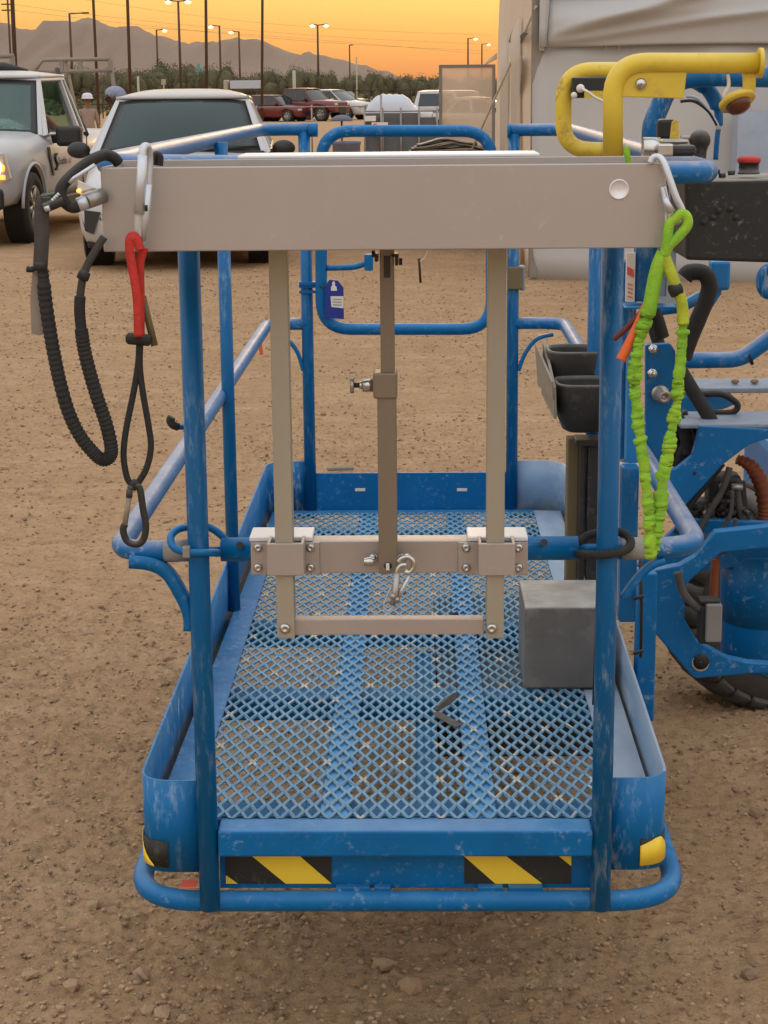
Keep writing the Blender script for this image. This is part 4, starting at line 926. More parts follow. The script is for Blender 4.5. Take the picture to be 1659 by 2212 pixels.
# ---- green lanyard
YG = 2.575
gl = thing('green_lanyard', at(1440, 470, YG), 'bright green gathered tool lanyard hanging from the right end of the tray', 'tool lanyard')
MB().tube(smooth_path([at(x, y, YG + d) for x, y, d in ((1405, 352, .02), (1412, 341, .02), (1424, 340, .018), (1434, 352, .012), (1446, 385, .004), (1460, 425, 0), (1474, 456, 0), (1470, 474, 0), (1455, 478, .002), (1447, 462, .004), (1440, 440, .008), (1432, 405, .015))], 7), .0050, 12).build('carabiner', 'silver_clip', gl)
MB().tube(path([(1436, 428), (1450, 458)], YG - .006), [.004, .006], 10).build('gate_bar', 'silver_clip', gl)
MB().tube(smooth_path([at(x, y, YG - .004) for x, y in ((1436, 548), (1446, 530), (1468, 508), (1485, 486), (1483, 468), (1472, 462), (1458, 472), (1446, 486), (1441, 520), (1434, 552))], 7), .0072, 10).build('loop', 'green_web', gl)
def ruffle(pts, r, k, seed, Y=YG):
    rr = random.Random(seed); q = smooth_path(path(pts, Y), 14); ph = 0; o = []; out_ = []
    lv = 1
    for i, p in enumerate(q):
        if i % 3 == 0: lv = rr.uniform(.70, 1.22) * rr.choice([1, 1, .86])
        o.append(r * (lv + .05 * math.sin(i * 1.3))); out_.append(p + Vector((rr.uniform(-1, 1) * .0012 * k, rr.uniform(-1, 1) * .001, 0)))
    return MB().tube(out_, [(q_, q_ * .62) for q_ in o], 12, flat=X)
MB().tube(smooth_path(path([(1434, 546), (1422, 575), (1413, 612), (1406, 650), (1400, 680)], YG), 8), [.0105] * 33, 12).build('sleeve', 'green_web', gl)
ruffle([(1400, 672), (1392, 700), (1379, 745), (1372, 792), (1371, 838), (1376, 886), (1381, 935), (1389, 990), (1396, 1050), (1401, 1100), (1403, 1140), (1406, 1200)], .0108, 1, 5).build('ruffle', 'green_web', gl)
MB().tube(smooth_path(path([(1436, 556), (1446, 582), (1460, 618), (1473, 655), (1476, 700)], YG - .003), 8), [.0082] * 33, 12).build('strap', 'yellow_web', gl)
ruffle([(1476, 690), (1474, 730), (1471, 770), (1465, 826)], .0085, .3, 6).build('strap', 'green_web', gl)
ruffle([(1465, 822), (1464, 860), (1457, 900), (1449, 945), (1443, 982), (1432, 1030), (1427, 1090), (1421, 1130), (1414, 1170), (1407, 1203)], .0098, 1, 8, YG + .006).build('ruffle', 'green_web', gl)
MB().cyl(at(1449, 630, YG - .008), at(1470, 622, YG - .004), .0092, 14).build('bead', 'rubber', gl)
MB().bar(smooth_path(path([(1405, 648), (1385, 675), (1350, 712), (1325, 733)], YG + .006), 6), .008, .0018, Vector((.7, 0, -.7))).build('tag_strip', 'darkred_strip', gl)
MB().bar(smooth_path(path([(1398, 660), (1380, 700), (1358, 745), (1341, 778)], YG + .002), 6), .0145, .0018, Vector((.9, 0, .4))).build('tag_strip', 'orange_strip', gl)
MB().bar(smooth_path(path([(1353, 316), (1354, 330), (1358, 352), (1361, 372)], Yt0 + .03), 6), .0085, .004, X).build('strap_end', 'green_web', gl)

# ---- black cord tied round the right post
bc = None
MB().tube(smooth_path([at(x, y, Y) for x, y, Y in ((1248, 1196, 2.835), (1275, 1199, 2.802), (1305, 1198, 2.793), (1338, 1192, 2.80), (1358, 1183, 2.82), (1362, 1168, 2.835), (1350, 1154, 2.85), (1330, 1148, 2.858), (1300, 1150, 2.862), (1268, 1158, 2.86), (1247, 1178, 2.85))], 10), [.0070 + .0006 * math.sin(i * 1.9) for i in range(101)], 12).build('bungee_cord', 'black_web')
tag(COL.objects['bungee_cord'], 'black bungee cord looped round the right front post of the platform', 'cord')

# ---- blue inspection tag on the gate
tg = thing('inspection_tag', at(724, 640, YR - .06), 'blue inspection tag with a white panel tied to the left side of the rear gate', 'tag')
yt = YR - .055
MB().prism(path([(706, 612), (712, 604), (730, 606), (742, 622), (743, 690), (700, 686)], yt), (0, .002, 0)).build('card', 'tag_blue', tg)
MB().prism(path([(714, 640), (742, 640), (742, 666), (716, 663)], yt - .0012), (0, .0008, 0)).build('panel', 'label_white', tg)
MB().prism(path([(715, 628), (715, 620), (718, 616), (717, 611), (721, 607), (724, 611), (723, 616), (727, 620), (728, 628)], yt - .0012), (0, .0008, 0)).build('emblem', 'label_white', tg)
for k in range(3): MB().prism(path([(719, 645 + 6 * k), (738, 646 + 6 * k), (738, 648 + 6 * k), (719, 647 + 6 * k)], yt - .0024), (0, .0008, 0)).build('print_line', 'grey_plate', tg)
MB().tube(smooth_path(path([(706, 618), (696, 622), (690, 616)], yt), 5), .002, 6).build('tie', 'rubber', tg)
# ---- orange ribbon
orb = MB().bar(smooth_path(path([(561, 726), (562, 745), (565, 766)], 5.0), 5), .010, .002, X).build('ribbon', 'orange_strip'); tag(orb, 'short orange ribbon tied to the far left mid rail of the platform', 'ribbon')

# ---- grey box standing on the mesh
f0 = atz(1132, 1488, ZD + .002); y0 = f0.y; x0 = f0.x; x1 = at(1308, 1488, y0).x; z1 = at(1136, 1312, y0).z
gbx = thing('metal_box', (x0 + .07, y0 + .08, ZD), 'plain grey metal box standing on the mesh floor beside the right front post', 'box')
y1 = atz(1140, 1252, z1).y
MB().mm((x0, y0, ZD + .002), (x1, y1, z1)).build('case', 'grey_box', gbx, .005, 3)
# ---- dry leaf curled on the mesh
dl = thing('dry_leaf', atz(960, 1540, ZD), 'folded grey dry leaf lying on the middle of the mesh floor', 'leaf')
def leaf(pts, h, name='blade'):
    P = [atz(x, y, ZD + z) for x, y, z in pts]; return MB().prism(P, (0, 0, .0015)).build(name, 'leaf_dry', dl)
leaf([(938, 1535, .012), (956, 1512, .018), (980, 1498, .022), (992, 1503, .014), (975, 1520, .008), (950, 1534, .008)], .0)
leaf([(935, 1540, .010), (948, 1538, .012), (990, 1560, .009), (1000, 1566, .006), (984, 1572, .004), (962, 1560, .006), (940, 1548, .008)], .0)
dl2 = thing('dry_leaf', atz(980, 1330, ZD), 'small dark curled dry leaf on the mesh just behind the lower aluminium bar', 'leaf'); dl_keep = dl; dl = dl2
leaf([(968, 1338, .006), (972, 1328, .022), (988, 1322, .030), (992, 1330, .018), (985, 1338, .006)], 0); leaf([(985, 1336, .006), (1010, 1334, .008), (1012, 1338, .005), (990, 1339, .004)], 0)
# ---- tool caddy with cup holders on its post
cd = thing('tool_caddy', (.33, 3.95, ZD), 'black plastic cup holder caddy mounted inside the right side of the platform', 'tool caddy')
yd = 3.86
def pan(pts, Y, d, nm, m, bev=.004): return MB().prism(path(pts, Y), (0, d, 0)).build(nm, m, cd, bev)
zc1 = at(1230, 738, 4.1).z; zc2 = at(1240, 822, 3.9).z
def cup(cx_, cy_, rx, ry, zt_, zb_, nm, taper=.82):
    n = 28; ou, ins = [], []
    def ring(k, z, s_): return [Vector((cx_ + s_ * rx * (abs(math.cos(2 * math.pi * i / n)) ** .55) * (1 if math.cos(2 * math.pi * i / n) >= 0 else -1), cy_ + s_ * ry * (abs(math.sin(2 * math.pi * i / n)) ** .55) * (1 if math.sin(2 * math.pi * i / n) >= 0 else -1), z)) for i in range(n)]
    z_ = zt_ - zb_
    rings = [ring(0, zb_, taper * .7), ring(0, zb_ + z_ * .06, taper * .92), ring(0, zb_ + z_ * .3, taper + (1 - taper) * .45), ring(0, zt_ - .006, 1), ring(0, zt_, .985), ring(0, zt_, .88), ring(0, zt_ - .01, .86), ring(0, zb_ + z_ * .2, .7)]
    return MB().loft(rings).build(nm, 'black_plastic', cd)
pb = at(1240, 745, 4.15); cup((at(1182, 745, 4.1).x + at(1300, 745, 4.1).x) / 2, 4.13, (at(1300, 745, 4.1).x - at(1182, 745, 4.1).x) / 2, .075, at(1230, 752, 4.13).z, at(1230, 850, 4.13).z, 'cup', .9)
cup((at(1200, 830, 3.95).x + at(1330, 830, 3.95).x) / 2, 3.98, (at(1330, 830, 3.95).x - at(1196, 830, 3.95).x) / 2, .075, at(1230, 822, 3.98).z, at(1230, 935, 3.94).z, 'cup', .78)
MB().prism([at(1178, 736, 4.22), at(1201, 836, 3.90), at(1203, 905, 3.90), at(1175, 850, 4.22)], (-.006, 0, 0)).build('side_plate', 'tan_flap', cd)
MB().prism([at(1160, 742, 4.22), at(1196, 824, 3.90), at(1198, 862, 3.90), at(1166, 832, 4.22)], (-.005, 0, 0)).build('side_plate', 'tan_flap', cd)
MB().mm(at(1222, 1255, 4.02), at(1247, 940, 4.07)).build('stand', 'olive_strip', cd, .003)
MB().mm(at(1248, 1255, 3.98), at(1262, 955, 4.03)).mm(at(1265, 1255, 3.98), at(1292, 955, 4.03)).build('stand', 'black_plastic', cd, .004)
MB().mm(at(1243, 965, 3.96), at(1290, 938, 4.03)).build('neck', 'black_plastic', cd, .003)
MB().mm((at(1222, 1255, 4.02).x, 3.98, ZD), (at(1292, 1255, 3.98).x, 4.07, at(1222, 1255, 4.02).z + .002)).build('foot', 'black_plastic', cd, .003)
# small litter
ws = MB().box(atz(735, 1012, .014), (.12, .04, .014), Matrix.Rotation(.15, 3, 'Z')).build('wood_scrap', 'wood_scrap', None, .003); tag(ws, 'grey scrap of wood lying on the dirt behind the platform', 'wood scrap')

# ================================================================== TENT
tent = thing('event_tent', (3.0, 18.0, 0), 'large white event tent with a folded top flap, at the right', 'tent')
TC = Vector((1.03, 16.5, 0)); TD = Vector((1, -.19, 0)); 
def tw_(s, z, o=0): return TC + TD * s + Vector((0, -o, z))
rt = random.Random(12)
MB().grid(lambda u, v: tw_(u * 7, v * 2.15 - .02 - .10 * u * (1 - v), .022 * math.sin(u * 31 + 2 * math.sin(v * 3)) * (1 - .3 * v) + .03 * math.sin(u * 11 + v * 3) + .012 * math.sin(u * 70 - v * 9) * v), 60, 10, .004).build('wall_panel', 'tent_white', tent)
MB().grid(lambda u, v: tw_(u * 7, 2.1 + v * 4, .01), 8, 4, .004).build('wall_panel', 'tent_white', tent)
def flap(u, v):
    s = u * 6.4 + .12; z = 2.02 + .22 * v * 10 * .42
    w = .06 + .05 * math.sin(v * 3.1) 
    fold = math.exp(-((v - .22 - .10 * math.sin(u * 9)) / .10) ** 2) * .10 * (.6 + .4 * math.sin(u * 17)) + math.exp(-((v - .42 - .2 * u) / .07) ** 2) * .05 * math.sin(u * 23 + v * 9)
    d1 = math.exp(-((v - .10 - u * 1.9) / .06) ** 2) * .07 + math.exp(-((v - .04 - u * .9) / .04) ** 2) * .05
    return tw_(s, z + .02 * math.sin(u * 8) * (1 - v) , w + fold + d1)
MB().grid(flap, 110, 40, .004).build('top_flap', 'tent_white', tent)
MB().mm(tw_(.10, 2.0, .09), tw_(.06, 2.03, .02)).build('flap_hem', 'tent_white', tent)
# gathered cloth hanging at the corner
def gather(u, v):
    a = u * math.pi; s = .05 + .16 * u * (.35 + .65 * v) + .02 * math.sin(u * 18); return tw_(s, 2.03 + v * 1.6, .12 + .07 * math.sin(a) + .02 * math.sin(u * 21))
MB().grid(gather, 24, 10, .004).build('corner_drape', 'tent_white', tent)
# corner frame
MB().mm(tw_(-.01, 0, .03), tw_(.055, 5.5, -.04)).build('frame_post', 'tent_frame', tent, .006)
MB().mm(tw_(.05, 0, .02), tw_(.14, 2.05, -.02)).build('frame_post', 'tent_frame', tent, .006)
# side wall, lit through by the sky
def side(u, v):
    y = 16.5 + u * 8.7; z = v * 5.2
    f = .05 * math.sin(u * 34 + 1.2 * math.sin(v * 4)) * (1 - v * .5) + .03 * math.sin(u * 77)
    return (1.03 + f - .03 + .065 * z * u + .03 * math.sin(v * 9) * u, y, z)
MB().grid(side, 120, 24, .004).build('side_panel', 'tent_side', tent)
def fold_strip(y0, y1, h0, h1, nm='side_flap'):
    def fn(u, v):
        y = y0 + (y1 - y0) * u; return (.97 - .05 * math.sin(u * math.pi) - .02 * v, y, (h0 + (h1 - h0) * u) * v + .02)
    MB().grid(fn, 8, 6, .004).build(nm, 'tent_side', tent)
fold_strip(17.0, 18.2, 2.3, 2.0); fold_strip(19.2, 20.6, 2.2, 1.9)
def sl(px, py, x): return atx_(px, py, x)
def atx_(px, py, x):
    d = ray(px, py); return Vector((0, 0, CH)) + d * (x / d.x)
MB().prism([atx_(x, y, .965) for x, y in [(1110, 118), (1112, 100), (1120, 82), (1132, 70), (1142, 71), (1134, 80), (1124, 96), (1116, 112)]], (-.006, 0, 0)).build('vent_gap', 'tent_dark', tent)
MB().prism([atx_(x, y, .965) for x, y in [(1100, 92), (1103, 78), (1109, 62), (1110, 74), (1106, 92)]], (-.006, 0, 0)).build('vent_gap', 'tent_dark', tent)
MB().prism([atx_(x, y, .955) for x, y in [(1112, 330), (1120, 150), (1127, 118), (1127, 160), (1116, 330)]], (-.006, 0, 0)).build('seam_gap', 'tent_frame', tent)
# rag tied at the far edge
MB().grid(lambda u, v: (at(1046 + 26 * u, 138 - 24 * u + 8 * v, 24.6).x, 24.6 + .05 * math.sin(u * 6), at(1046 + 26 * u, 138 - 24 * u + (4 + 10 * u) * v, 24.6).z), 8, 3, .01).build('tie_flap', 'tent_side', tent)
rope1 = MB().tube([at(1158, 14, 16.42), at(1051, 253, 19.0), atz(940, 500, .02)], .011, 8).build('guy_rope', 'rope', tent)
# window pane with grey cloth behind it at the far right of the wall
MB().mm(tw_(1.72, .74, .06), tw_(3.2, 1.46, .066)).build('window_pane', 'pale_blue', tent)

# clear swing panel beside the tent
yp = 22.0
cp = thing('clear_panel', (.6, yp, 0), 'clear plastic door panel in an aluminium frame standing open beside the tent', 'panel')
p, q = at(948, 140, yp), at(1070, 140, yp)
MB().mm((p.x, yp - .02, .03), (p.x + .035, yp + .02, p.z)).mm((q.x - .035, yp - .02, .03), (q.x, yp + .02, p.z)).mm((p.x + .0352, yp - .02, p.z - .035), (q.x - .0352, yp + .02, p.z)).mm((p.x + .0352, yp - .02, .03), (q.x - .0352, yp + .02, .10)).build('frame', 'tent_frame', cp, .003)
MB().mm((p.x + .0352, yp - .003, .1002), (q.x - .0352, yp + .003, p.z - .0352)).build('pane', 'clear_panel', cp)

# ================================================================== VEHICLES (local: nose at -Y, the left side of the vehicle at +X)
def boolean_cut(o, cutters):
    for mb in cutters:
        c = bpy.data.objects.new('cutter', mb.mesh('cutter')); COL.objects.link(c)
        m = o.modifiers.new('cut', 'BOOLEAN'); m.operation = 'DIFFERENCE'; m.object = c; m.solver = 'EXACT'
    bpy.context.view_layer.update()
    dg = bpy.context.evaluated_depsgraph_get(); me_ = bpy.data.meshes.new_from_object(o.evaluated_get(dg))
    cs = [m.object for m in o.modifiers]; o.modifiers.clear(); o.data = me_
    for c in cs: d = c.data; bpy.data.objects.remove(c); bpy.data.meshes.remove(d)
def frame_face(quad, mg, th, centre):
    """bars round a window opening and the opening itself; quad: bottom-left, bottom-right, top-right, top-left"""
    a, b, c, d = [Vector(p) for p in quad]; lb = (b - a).length; lt = (c - d).length; hl_ = (d - a).length; hr = (c - b).length
    def bl(u, v): return (a * (1 - u) + b * u) * (1 - v) + (d * (1 - u) + c * u) * v
    l, r_, bo, to = mg
    L_ = (lb + lt) / 2; H_ = (hl_ + hr) / 2
    I = [bl(l / L_, bo / H_), bl(1 - r_ / L_, bo / H_), bl(1 - r_ / L_, 1 - to / H_), bl(l / L_, 1 - to / H_)]
    n = (b - a).cross(d - a).normalized()
    if n.dot(Vector(centre) - a) < 0: n = -n           # inwards
    mb = MB(); O = [a, b, c, d]
    for k in range(4):
        j = (k + 1) % 4
        if (k, mg[2] if k == 0 else 1)[1] <= 0: continue
        mb.prism([O[k], O[j], I[j], I[k]], n * th)
    pane = [p + n * (th * .4) for p in I]
    return mb, pane, n
def ring_pts(y, w, zb, zs, zt, crown=.01):
    h = [(0, zb), (w * .75, zb), (w * .93, zb + .05), (w * .98, zb + .16), (w * 1.0, (zb + zs) / 2 + .06), (w * .992, zs - .12), (w * .965, zs - .03), (w * .90, zs + (zt - zs) * .45), (w * .80, zs + (zt - zs) * .85), (w * .5, zt), (w * .2, zt + crown)]
    return [Vector((x, y, z)) for x, z in h] + [Vector((-x, y, z)) for x, z in reversed(h[1:])]
def wheel(root, x, y, r, w, rim_m='chrome_dull', spokes=6):
    s = 1 if x > 0 else -1
    t = MB().lathe([(r * .60, -w * .5), (r * .88, -w * .5), (r * .97, -w * .42), (r, -w * .25), (r, w * .25), (r * .97, w * .42), (r * .88, w * .5), (r * .62, w * .47), (r * .60, w * .3)], (x, y, r), (s, 0, 0), 32).build('wheel', 'tyre', root)
    mb = MB().lathe([(r * .62, w * .40), (r * .60, w * .46), (r * .54, w * .40), (r * .50, w * .20), (.001, w * .16)], (x, y, r), (s, 0, 0), 28)
    mb.lathe([(r * .16, w * .16), (r * .16, w * .38), (r * .10, w * .42), (.001, w * .42)], (x, y, r), (s, 0, 0), 18)
    for k in range(spokes):
        a = 2 * math.pi * k / spokes + .2; d = Vector((0, math.cos(a), math.sin(a)))
        mb.bar([Vector((x + s * w * .34, y, r)) + d * r * .1, Vector((x + s * w * .38, y, r)) + d * r * .56], r * .16, w * .12, Vector((0, -math.sin(a), math.cos(a))))
    mb.build('rim', rim_m, t)
    return t
def vehicle(name, label, cat, sp, group=None):
    root = thing(name, (0, 0, 0), label, cat, group); pm = sp['paint']; gm = sp.get('glass', 'dark_glass')
    st = sp['body']
    bo = MB().loft([ring_pts(*s_) for s_ in st]).build('body', pm, root)
    wr, ww, tx = sp['wheel']; cut = []
    for ya in sp['axles']:
        for s in (-1, 1): cut.append(MB().lathe([(.0005, -.22), (wr * 1.16, -.22), (wr * 1.16, .5), (.0005, .5)], (s * (tx - .05), ya, wr * 1.02), (s, 0, 0), 28))
    boolean_cut(bo, cut)
    for ya in sp['axles']:
        for s in (-1, 1):
            MB().lathe([(wr * 1.155, .03), (wr * 1.15, .03), (wr * 1.15, -.2), (.001, -.2)], (s * (tx - .06), ya, wr * 1.02), (s, 0, 0), 28).build('wheel_well', 'black_trim', root)
            wheel(root, s * (tx - ww * .5), ya, wr, ww, sp.get('rim', 'chrome_dull'))
    # cabin
    yb0, yb1, zb0, zb1, wb = sp['belt']; yt0, yt1, zt0, zt1, wt = sp['roof']; cen = (0, (yb0 + yb1) / 2, zb0)
    wf = sp.get('cowl_w', wb * .93)
    mb, pane, n = frame_face([(-wf, yb0, zb0), (wf, yb0, zb0), (wt, yt0, zt0), (-wt, yt0, zt0)], (.05, .05, .01, .03), .04, cen)
    mb.build('windscreen_frame', pm, root, .012)
    bul = sp.get('bulge', .05)
    def glass(u, v):
        p_ = (pane[0] * (1 - u) + pane[1] * u) * (1 - v) + (pane[3] * (1 - u) + pane[2] * u) * v
        return p_ - n * (.006 + bul * (1 - (2 * u - 1) ** 2) * (.5 + .5 * math.sin(math.pi * (v * .8 + .1))))
    gm_ = MB().grid(glass, 20, 12, .005)
    for k_, f_ in enumerate(gm_.f[:480]):
        q_ = k_ % 240; gi, gj = q_ // 12, q_ % 12
        if gi in (0, 19) or gj in (0, 11): gm_.mi[k_] = 1
    ws_ = gm_.build('windscreen', [gm, 'black_trim'], root)
    mb, p3, n3 = frame_face([(wb * .95, yb1, zb1), (-wb * .95, yb1, zb1), (-wt, yt1, zt1), (wt, yt1, zt1)], (.12, .12, .04, .06), .04, cen)
    mb.build('rear_frame', pm, root); MB().prism(p3, n3 * .006).build('rear_window', gm, root)
    cuts = sp['doors']
    for s in (-1, 1):
        a, b = Vector((s * wb, yb0, zb0)), Vector((s * wb, yb1, zb1)); c, d = Vector((s * wt, yt1, zt1)), Vector((s * wt, yt0, zt0))
        for k in range(len(cuts) - 1):
            u0, u1 = cuts[k], cuts[k + 1]
            q = [a.lerp(b, u0), a.lerp(b, u1), d.lerp(c, u1), d.lerp(c, u0)]
            mb, pn, nn_ = frame_face(q, (.06 if k == 0 else .035, .035, .015, .04), .05, cen)
            f = mb.build('window_frame', pm, root, .01)
            if not (sp.get('open_left') and s > 0 and k == 0): MB().prism(pn, nn_ * .005).build('side_window', gm, f)
            dy = a.lerp(b, u1).y
            if len(cuts) < 5: MB().mm((s * (wb + .001), dy - .006, sp['sill']), (s * (wb + .012), dy + .006, zb0 - .02)).build('door_gap', 'black_trim', root)
    def roof(u, v):
        y = yt0 + (yt1 - yt0) * u - (sp.get('bulge', .05) + .02) * (1 - (2 * v - 1) ** 2) * (1 - u) ** 3; x = -wt + 2 * wt * v; e = 1 - (2 * v - 1) ** 4
        z = zt0 + (zt1 - zt0) * u + sp.get('crown', .05) * e * (.0 + 1.0 * max(0, math.sin(math.pi * u)) ** .6) + sp.get('hump', 0) * e * max(0, math.sin(math.pi * u)) ** .7
        return (x, y, z)
    MB().grid(roof, 16, 12, .03).build('roof', pm, root)
    if sp.get('interior'):
        MB().mm((-wb * .9, yb0 + .05, zb0 - .3), (wb * .9, yb0 + .45, zb0 - .02)).build('dashboard', 'interior', root, .05)
        for s in (-1, 1):
            MB().mm((s * .42 - .24, yb0 + 1.15, zb0 - .5), (s * .42 + .24, yb0 + 1.32, zb0 + .26)).mm((s * .42 - .13, yb0 + 1.2, zb0 + .28), (s * .42 + .13, yb0 + 1.3, zb0 + .46)).build('seat', 'seat_fabric', root, .06, 3)
        sw = Vector((.42, yb0 + .55, zb0 + .02)); ra = Vector((0, .55, .83)).normalized(); u_ = ra.orthogonal().normalized(); v_ = ra.cross(u_)
        MB().tube([sw + (u_ * math.cos(k * .3142) + v_ * math.sin(k * .3142)) * .18 for k in range(20)], .016, 8, True).build('steering_wheel', 'black_trim', root)
        MB().mm((-wb * .92, yb0 + .1, .5), (wb * .92, yb1 - .05, zb0 - .45)).build('floor_tub', 'interior', root)
    return root
def put(root, x, y, deg, z=0.0):
    root.location = (x, y, z); root.rotation_euler = (0, 0, R(deg))
# ---- white pickup
tk = vehicle('pickup_truck', 'white work pickup with a lit headlight, door lettering and a ladder rack, far left', 'pickup truck', dict(
    paint='white_car', glass='car_glass', body=[(-2.86, .70, .50, .95, 1.00), (-2.80, .90, .42, 1.02, 1.10), (-2.55, .985, .42, 1.06, 1.18), (-1.9, 1.0, .40, 1.08, 1.22), (-1.30, 1.0, .40, 1.16, 1.25), (-1.0, 1.0, .40, 1.14, 1.16), (.55, 1.0, .40, 1.14, 1.16),
                                                     (.60, .99, .42, 1.16, 1.18), (2.85, .985, .42, 1.18, 1.20), (2.95, .97, .46, 1.16, 1.18)],
    wheel=(.40, .27, 1.0), axles=(-1.85, 1.85), belt=(-1.22, .58, 1.20, 1.20, .985), cowl_w=.93, roof=(-.62, .48, 1.86, 1.88, .76), crown=.06, doors=[0, .86, 1.0], sill=.5, open_left=True, interior=True))
MB().mm((-.93, -2.93, .42), (.93, -2.80, .66)).build('bumper', 'black_trim', tk, .05)
MB().mm((-.58, -2.885, .72), (.58, -2.83, 1.02)).build('grille', 'black_trim', tk, .03)
for s in (-1, 1):
    MB().loft([[Vector((s * x, y + dy, z)) for x, y, z in ((.62, -2.845, .99), (.93, -2.74, 1.03), (.965, -2.66, .76), (.90, -2.76, .70), (.62, -2.855, .74))] for dy in (-.03, .03)], False).build('headlight', 'headlight', tk)
    MB().ball((s * .82, -2.80, .88), (.085, .05, .10), 16, 10).build('lamp', 'lamp_lit', tk)
    MB().ball((s * .905, -2.775, .875), (.03, .03, .045), 12, 8).mm((s * .86, -2.83, .75), (s * .94, -2.79, .80)).build('turn_light', 'amber_lit', tk, .005)
    mrr = MB().mm((s * 1.03, -1.04, 1.06), (s * 1.34, -.88, 1.30)).build('mirror', 'black_trim', tk, .05, 3)
    MB().bar([(s * .97, -.95, 1.14), (s * 1.10, -.94, 1.16)], .10, .06, Z).build('mirror_arm', 'black_trim', mrr)
    MB().prism([(s * 1.006, -1.32, 1.06), (s * 1.006, -1.22, 1.06), (s * 1.006, -1.08, .72), (s * 1.006, -1.13, .72)], (s * .012, 0, 0)).build('fender_vent', 'black_trim', tk)
    # wheel arch lip and sill
    MB().tube([(s * (.985 + .012 * math.sin(a)), -1.85 + .485 * math.cos(a), .41 + .485 * math.sin(a)) for a in [math.pi * k / 16 for k in range(17)]], .020, 8).build('arch_lip', 'white_car', tk)
    MB().mm((s * .97, -1.30, .36), (s * 1.03, 1.30, .47)).build('side_step', 'black_trim', tk, .02)
    MB().mm((s * 1.0, .06, .96), (s * 1.03, .26, 1.0)).build('door_handle', 'white_car', tk, .008)
def text_mesh(txt, size, name, material, parent, M):
    cu = bpy.data.curves.new('t', 'FONT'); cu.body = txt; cu.size = size; cu.extrude = .001
    to = bpy.data.objects.new('t', cu); COL.objects.link(to); bpy.context.view_layer.update()
    me_ = bpy.data.meshes.new_from_object(to.evaluated_get(bpy.context.evaluated_depsgraph_get())); bpy.data.objects.remove(to); bpy.data.curves.remove(cu)
    me_.transform(M); me_.materials.clear(); me_.materials.append(MATS[material]); me_.name = name
    o = bpy.data.objects.new(name, me_); COL.objects.link(o); o.parent = parent; return o
# lettering runs rearwards along the left door
def door_m(y, z): return Matrix.Translation((1.012, y, z)) @ Matrix(((0, 0, 1, 0), (1, 0, 0, 0), (0, 1, 0, 0), (0, 0, 0, 1)))
text_mesh('Southla', .125, 'lettering', 'black_trim', tk, door_m(-.86, .84)); text_mesh('nd', .125, 'lettering', 'label_red', tk, door_m(-.405, .84))
MB().tube(smooth_path([(1.013, -.97 + a, .87 + b) for a, b in ((.05, .10), (0, .09), (-.03, .05), (.01, .01), (.05, -.02), (.02, -.07), (-.04, -.08))], 5), .016, 6).build('emblem', 'black_trim', tk)
# ladder rack
rk = MB().tube([(.92, 2.3, 2.13), (-.02, 2.3, 2.13), (-.14, 2.2, 1.95)], .028, 10).tube([(.92, 2.3, 1.98), (-.12, 2.3, 1.97)], .026, 10)
for x in (.92, .50, .24): rk.mm((x - .03, 2.28, 1.98), (x + .03, 2.32, 2.13))
rk.tube([(.92, 2.3, 2.13), (.97, 2.45, 1.18)], .028, 10).tube([(.30, 2.32, 2.10), (.45, 2.3, 1.2)], .022, 10).build('ladder_rack', 'tan_flap', tk)
rk = MB().tube([(-.95, .62, 2.14), (.08, .62, 2.15)], .03, 10).tube([(-.9, .62, 2.12), (-.95, .8, 1.18)], .03, 10).mm((.03, .60, 1.98), (.09, .64, 2.15))
rk.build('ladder_rack', 'tan_flap', tk)
MB().tube([(.20, 2.2, 2.0), (.95, .75, 1.16)], .032, 8).tube([(-.6, .3, 2.0), (.05, .32, 2.01), (.32, .4, 1.95)], [.05, .06, .03], 10).build('rack_load', 'black_trim', tk)
wp = Vector((-4.55, 21.15)); th_ = R(-4.5)
loc = Matrix.Rotation(th_, 2) @ Vector((.86, -1.85)); put(tk, wp.x - loc.x, wp.y - loc.y, -4.5)
bpy.context.view_layer.update()
# ---- white suv
sv = vehicle('white_suv', 'white SUV parked facing the camera behind the platform with a greenish windscreen', 'SUV', dict(
    paint='white_car', glass='car_glass_dark', body=[(-2.30, .70, .36, .60, .68), (-2.25, .88, .26, .68, .78), (-2.10, .935, .22, .76, .86), (-1.75, .93, .20, .84, .95), (-1.2, .945, .20, .95, 1.04), (-.85, .945, .20, 1.04, 1.10), (-.5, .945, .20, 1.04, 1.07), (1.7, .945, .22, 1.08, 1.10),
                                                      (2.1, .91, .26, 1.08, 1.10), (2.28, .80, .34, 1.02, 1.05)],
    wheel=(.35, .24, .945), axles=(-1.42, 1.30), belt=(-.98, 2.15, 1.075, 1.10, .925), cowl_w=.885, roof=(-.22, 1.75, 1.605, 1.57, .70), crown=.045, hump=.05, bulge=.09, doors=[0, .36, .68, 1.0], sill=.4, interior=True))
MB().mm((-.86, -1.02, 1.055), (.86, -.96, 1.085)).build('cowl', 'black_trim', sv, .01)
for x0_, x1_ in ((-.78, .05), (.0, .80)): MB().bar([(x0_, -1.03 + .02 * abs(x0_), 1.10), (x1_, -1.03 + .02 * abs(x1_), 1.125)], .03, .02, Z).build('wiper', 'black_trim', sv)
MB().prism([(-.22, -.36, 1.575), (.22, -.36, 1.575), (.17, -.43, 1.51), (.07, -.49, 1.455), (-.07, -.49, 1.455), (-.17, -.43, 1.51)], (0, .01, .01)).build('sensor_housing', 'black_trim', sv)
MB().prism([(.0, -.80, 1.27), (.03, -.83, 1.21), (.025, -.87, 1.15), (-.025, -.87, 1.15), (-.03, -.83, 1.21)], (0, .004, .004)).build('mirror_flag', 'green_flag', sv)
MB().mm((-.50, -2.325, .50), (.50, -2.26, .68)).build('grille', 'black_trim', sv, .03)
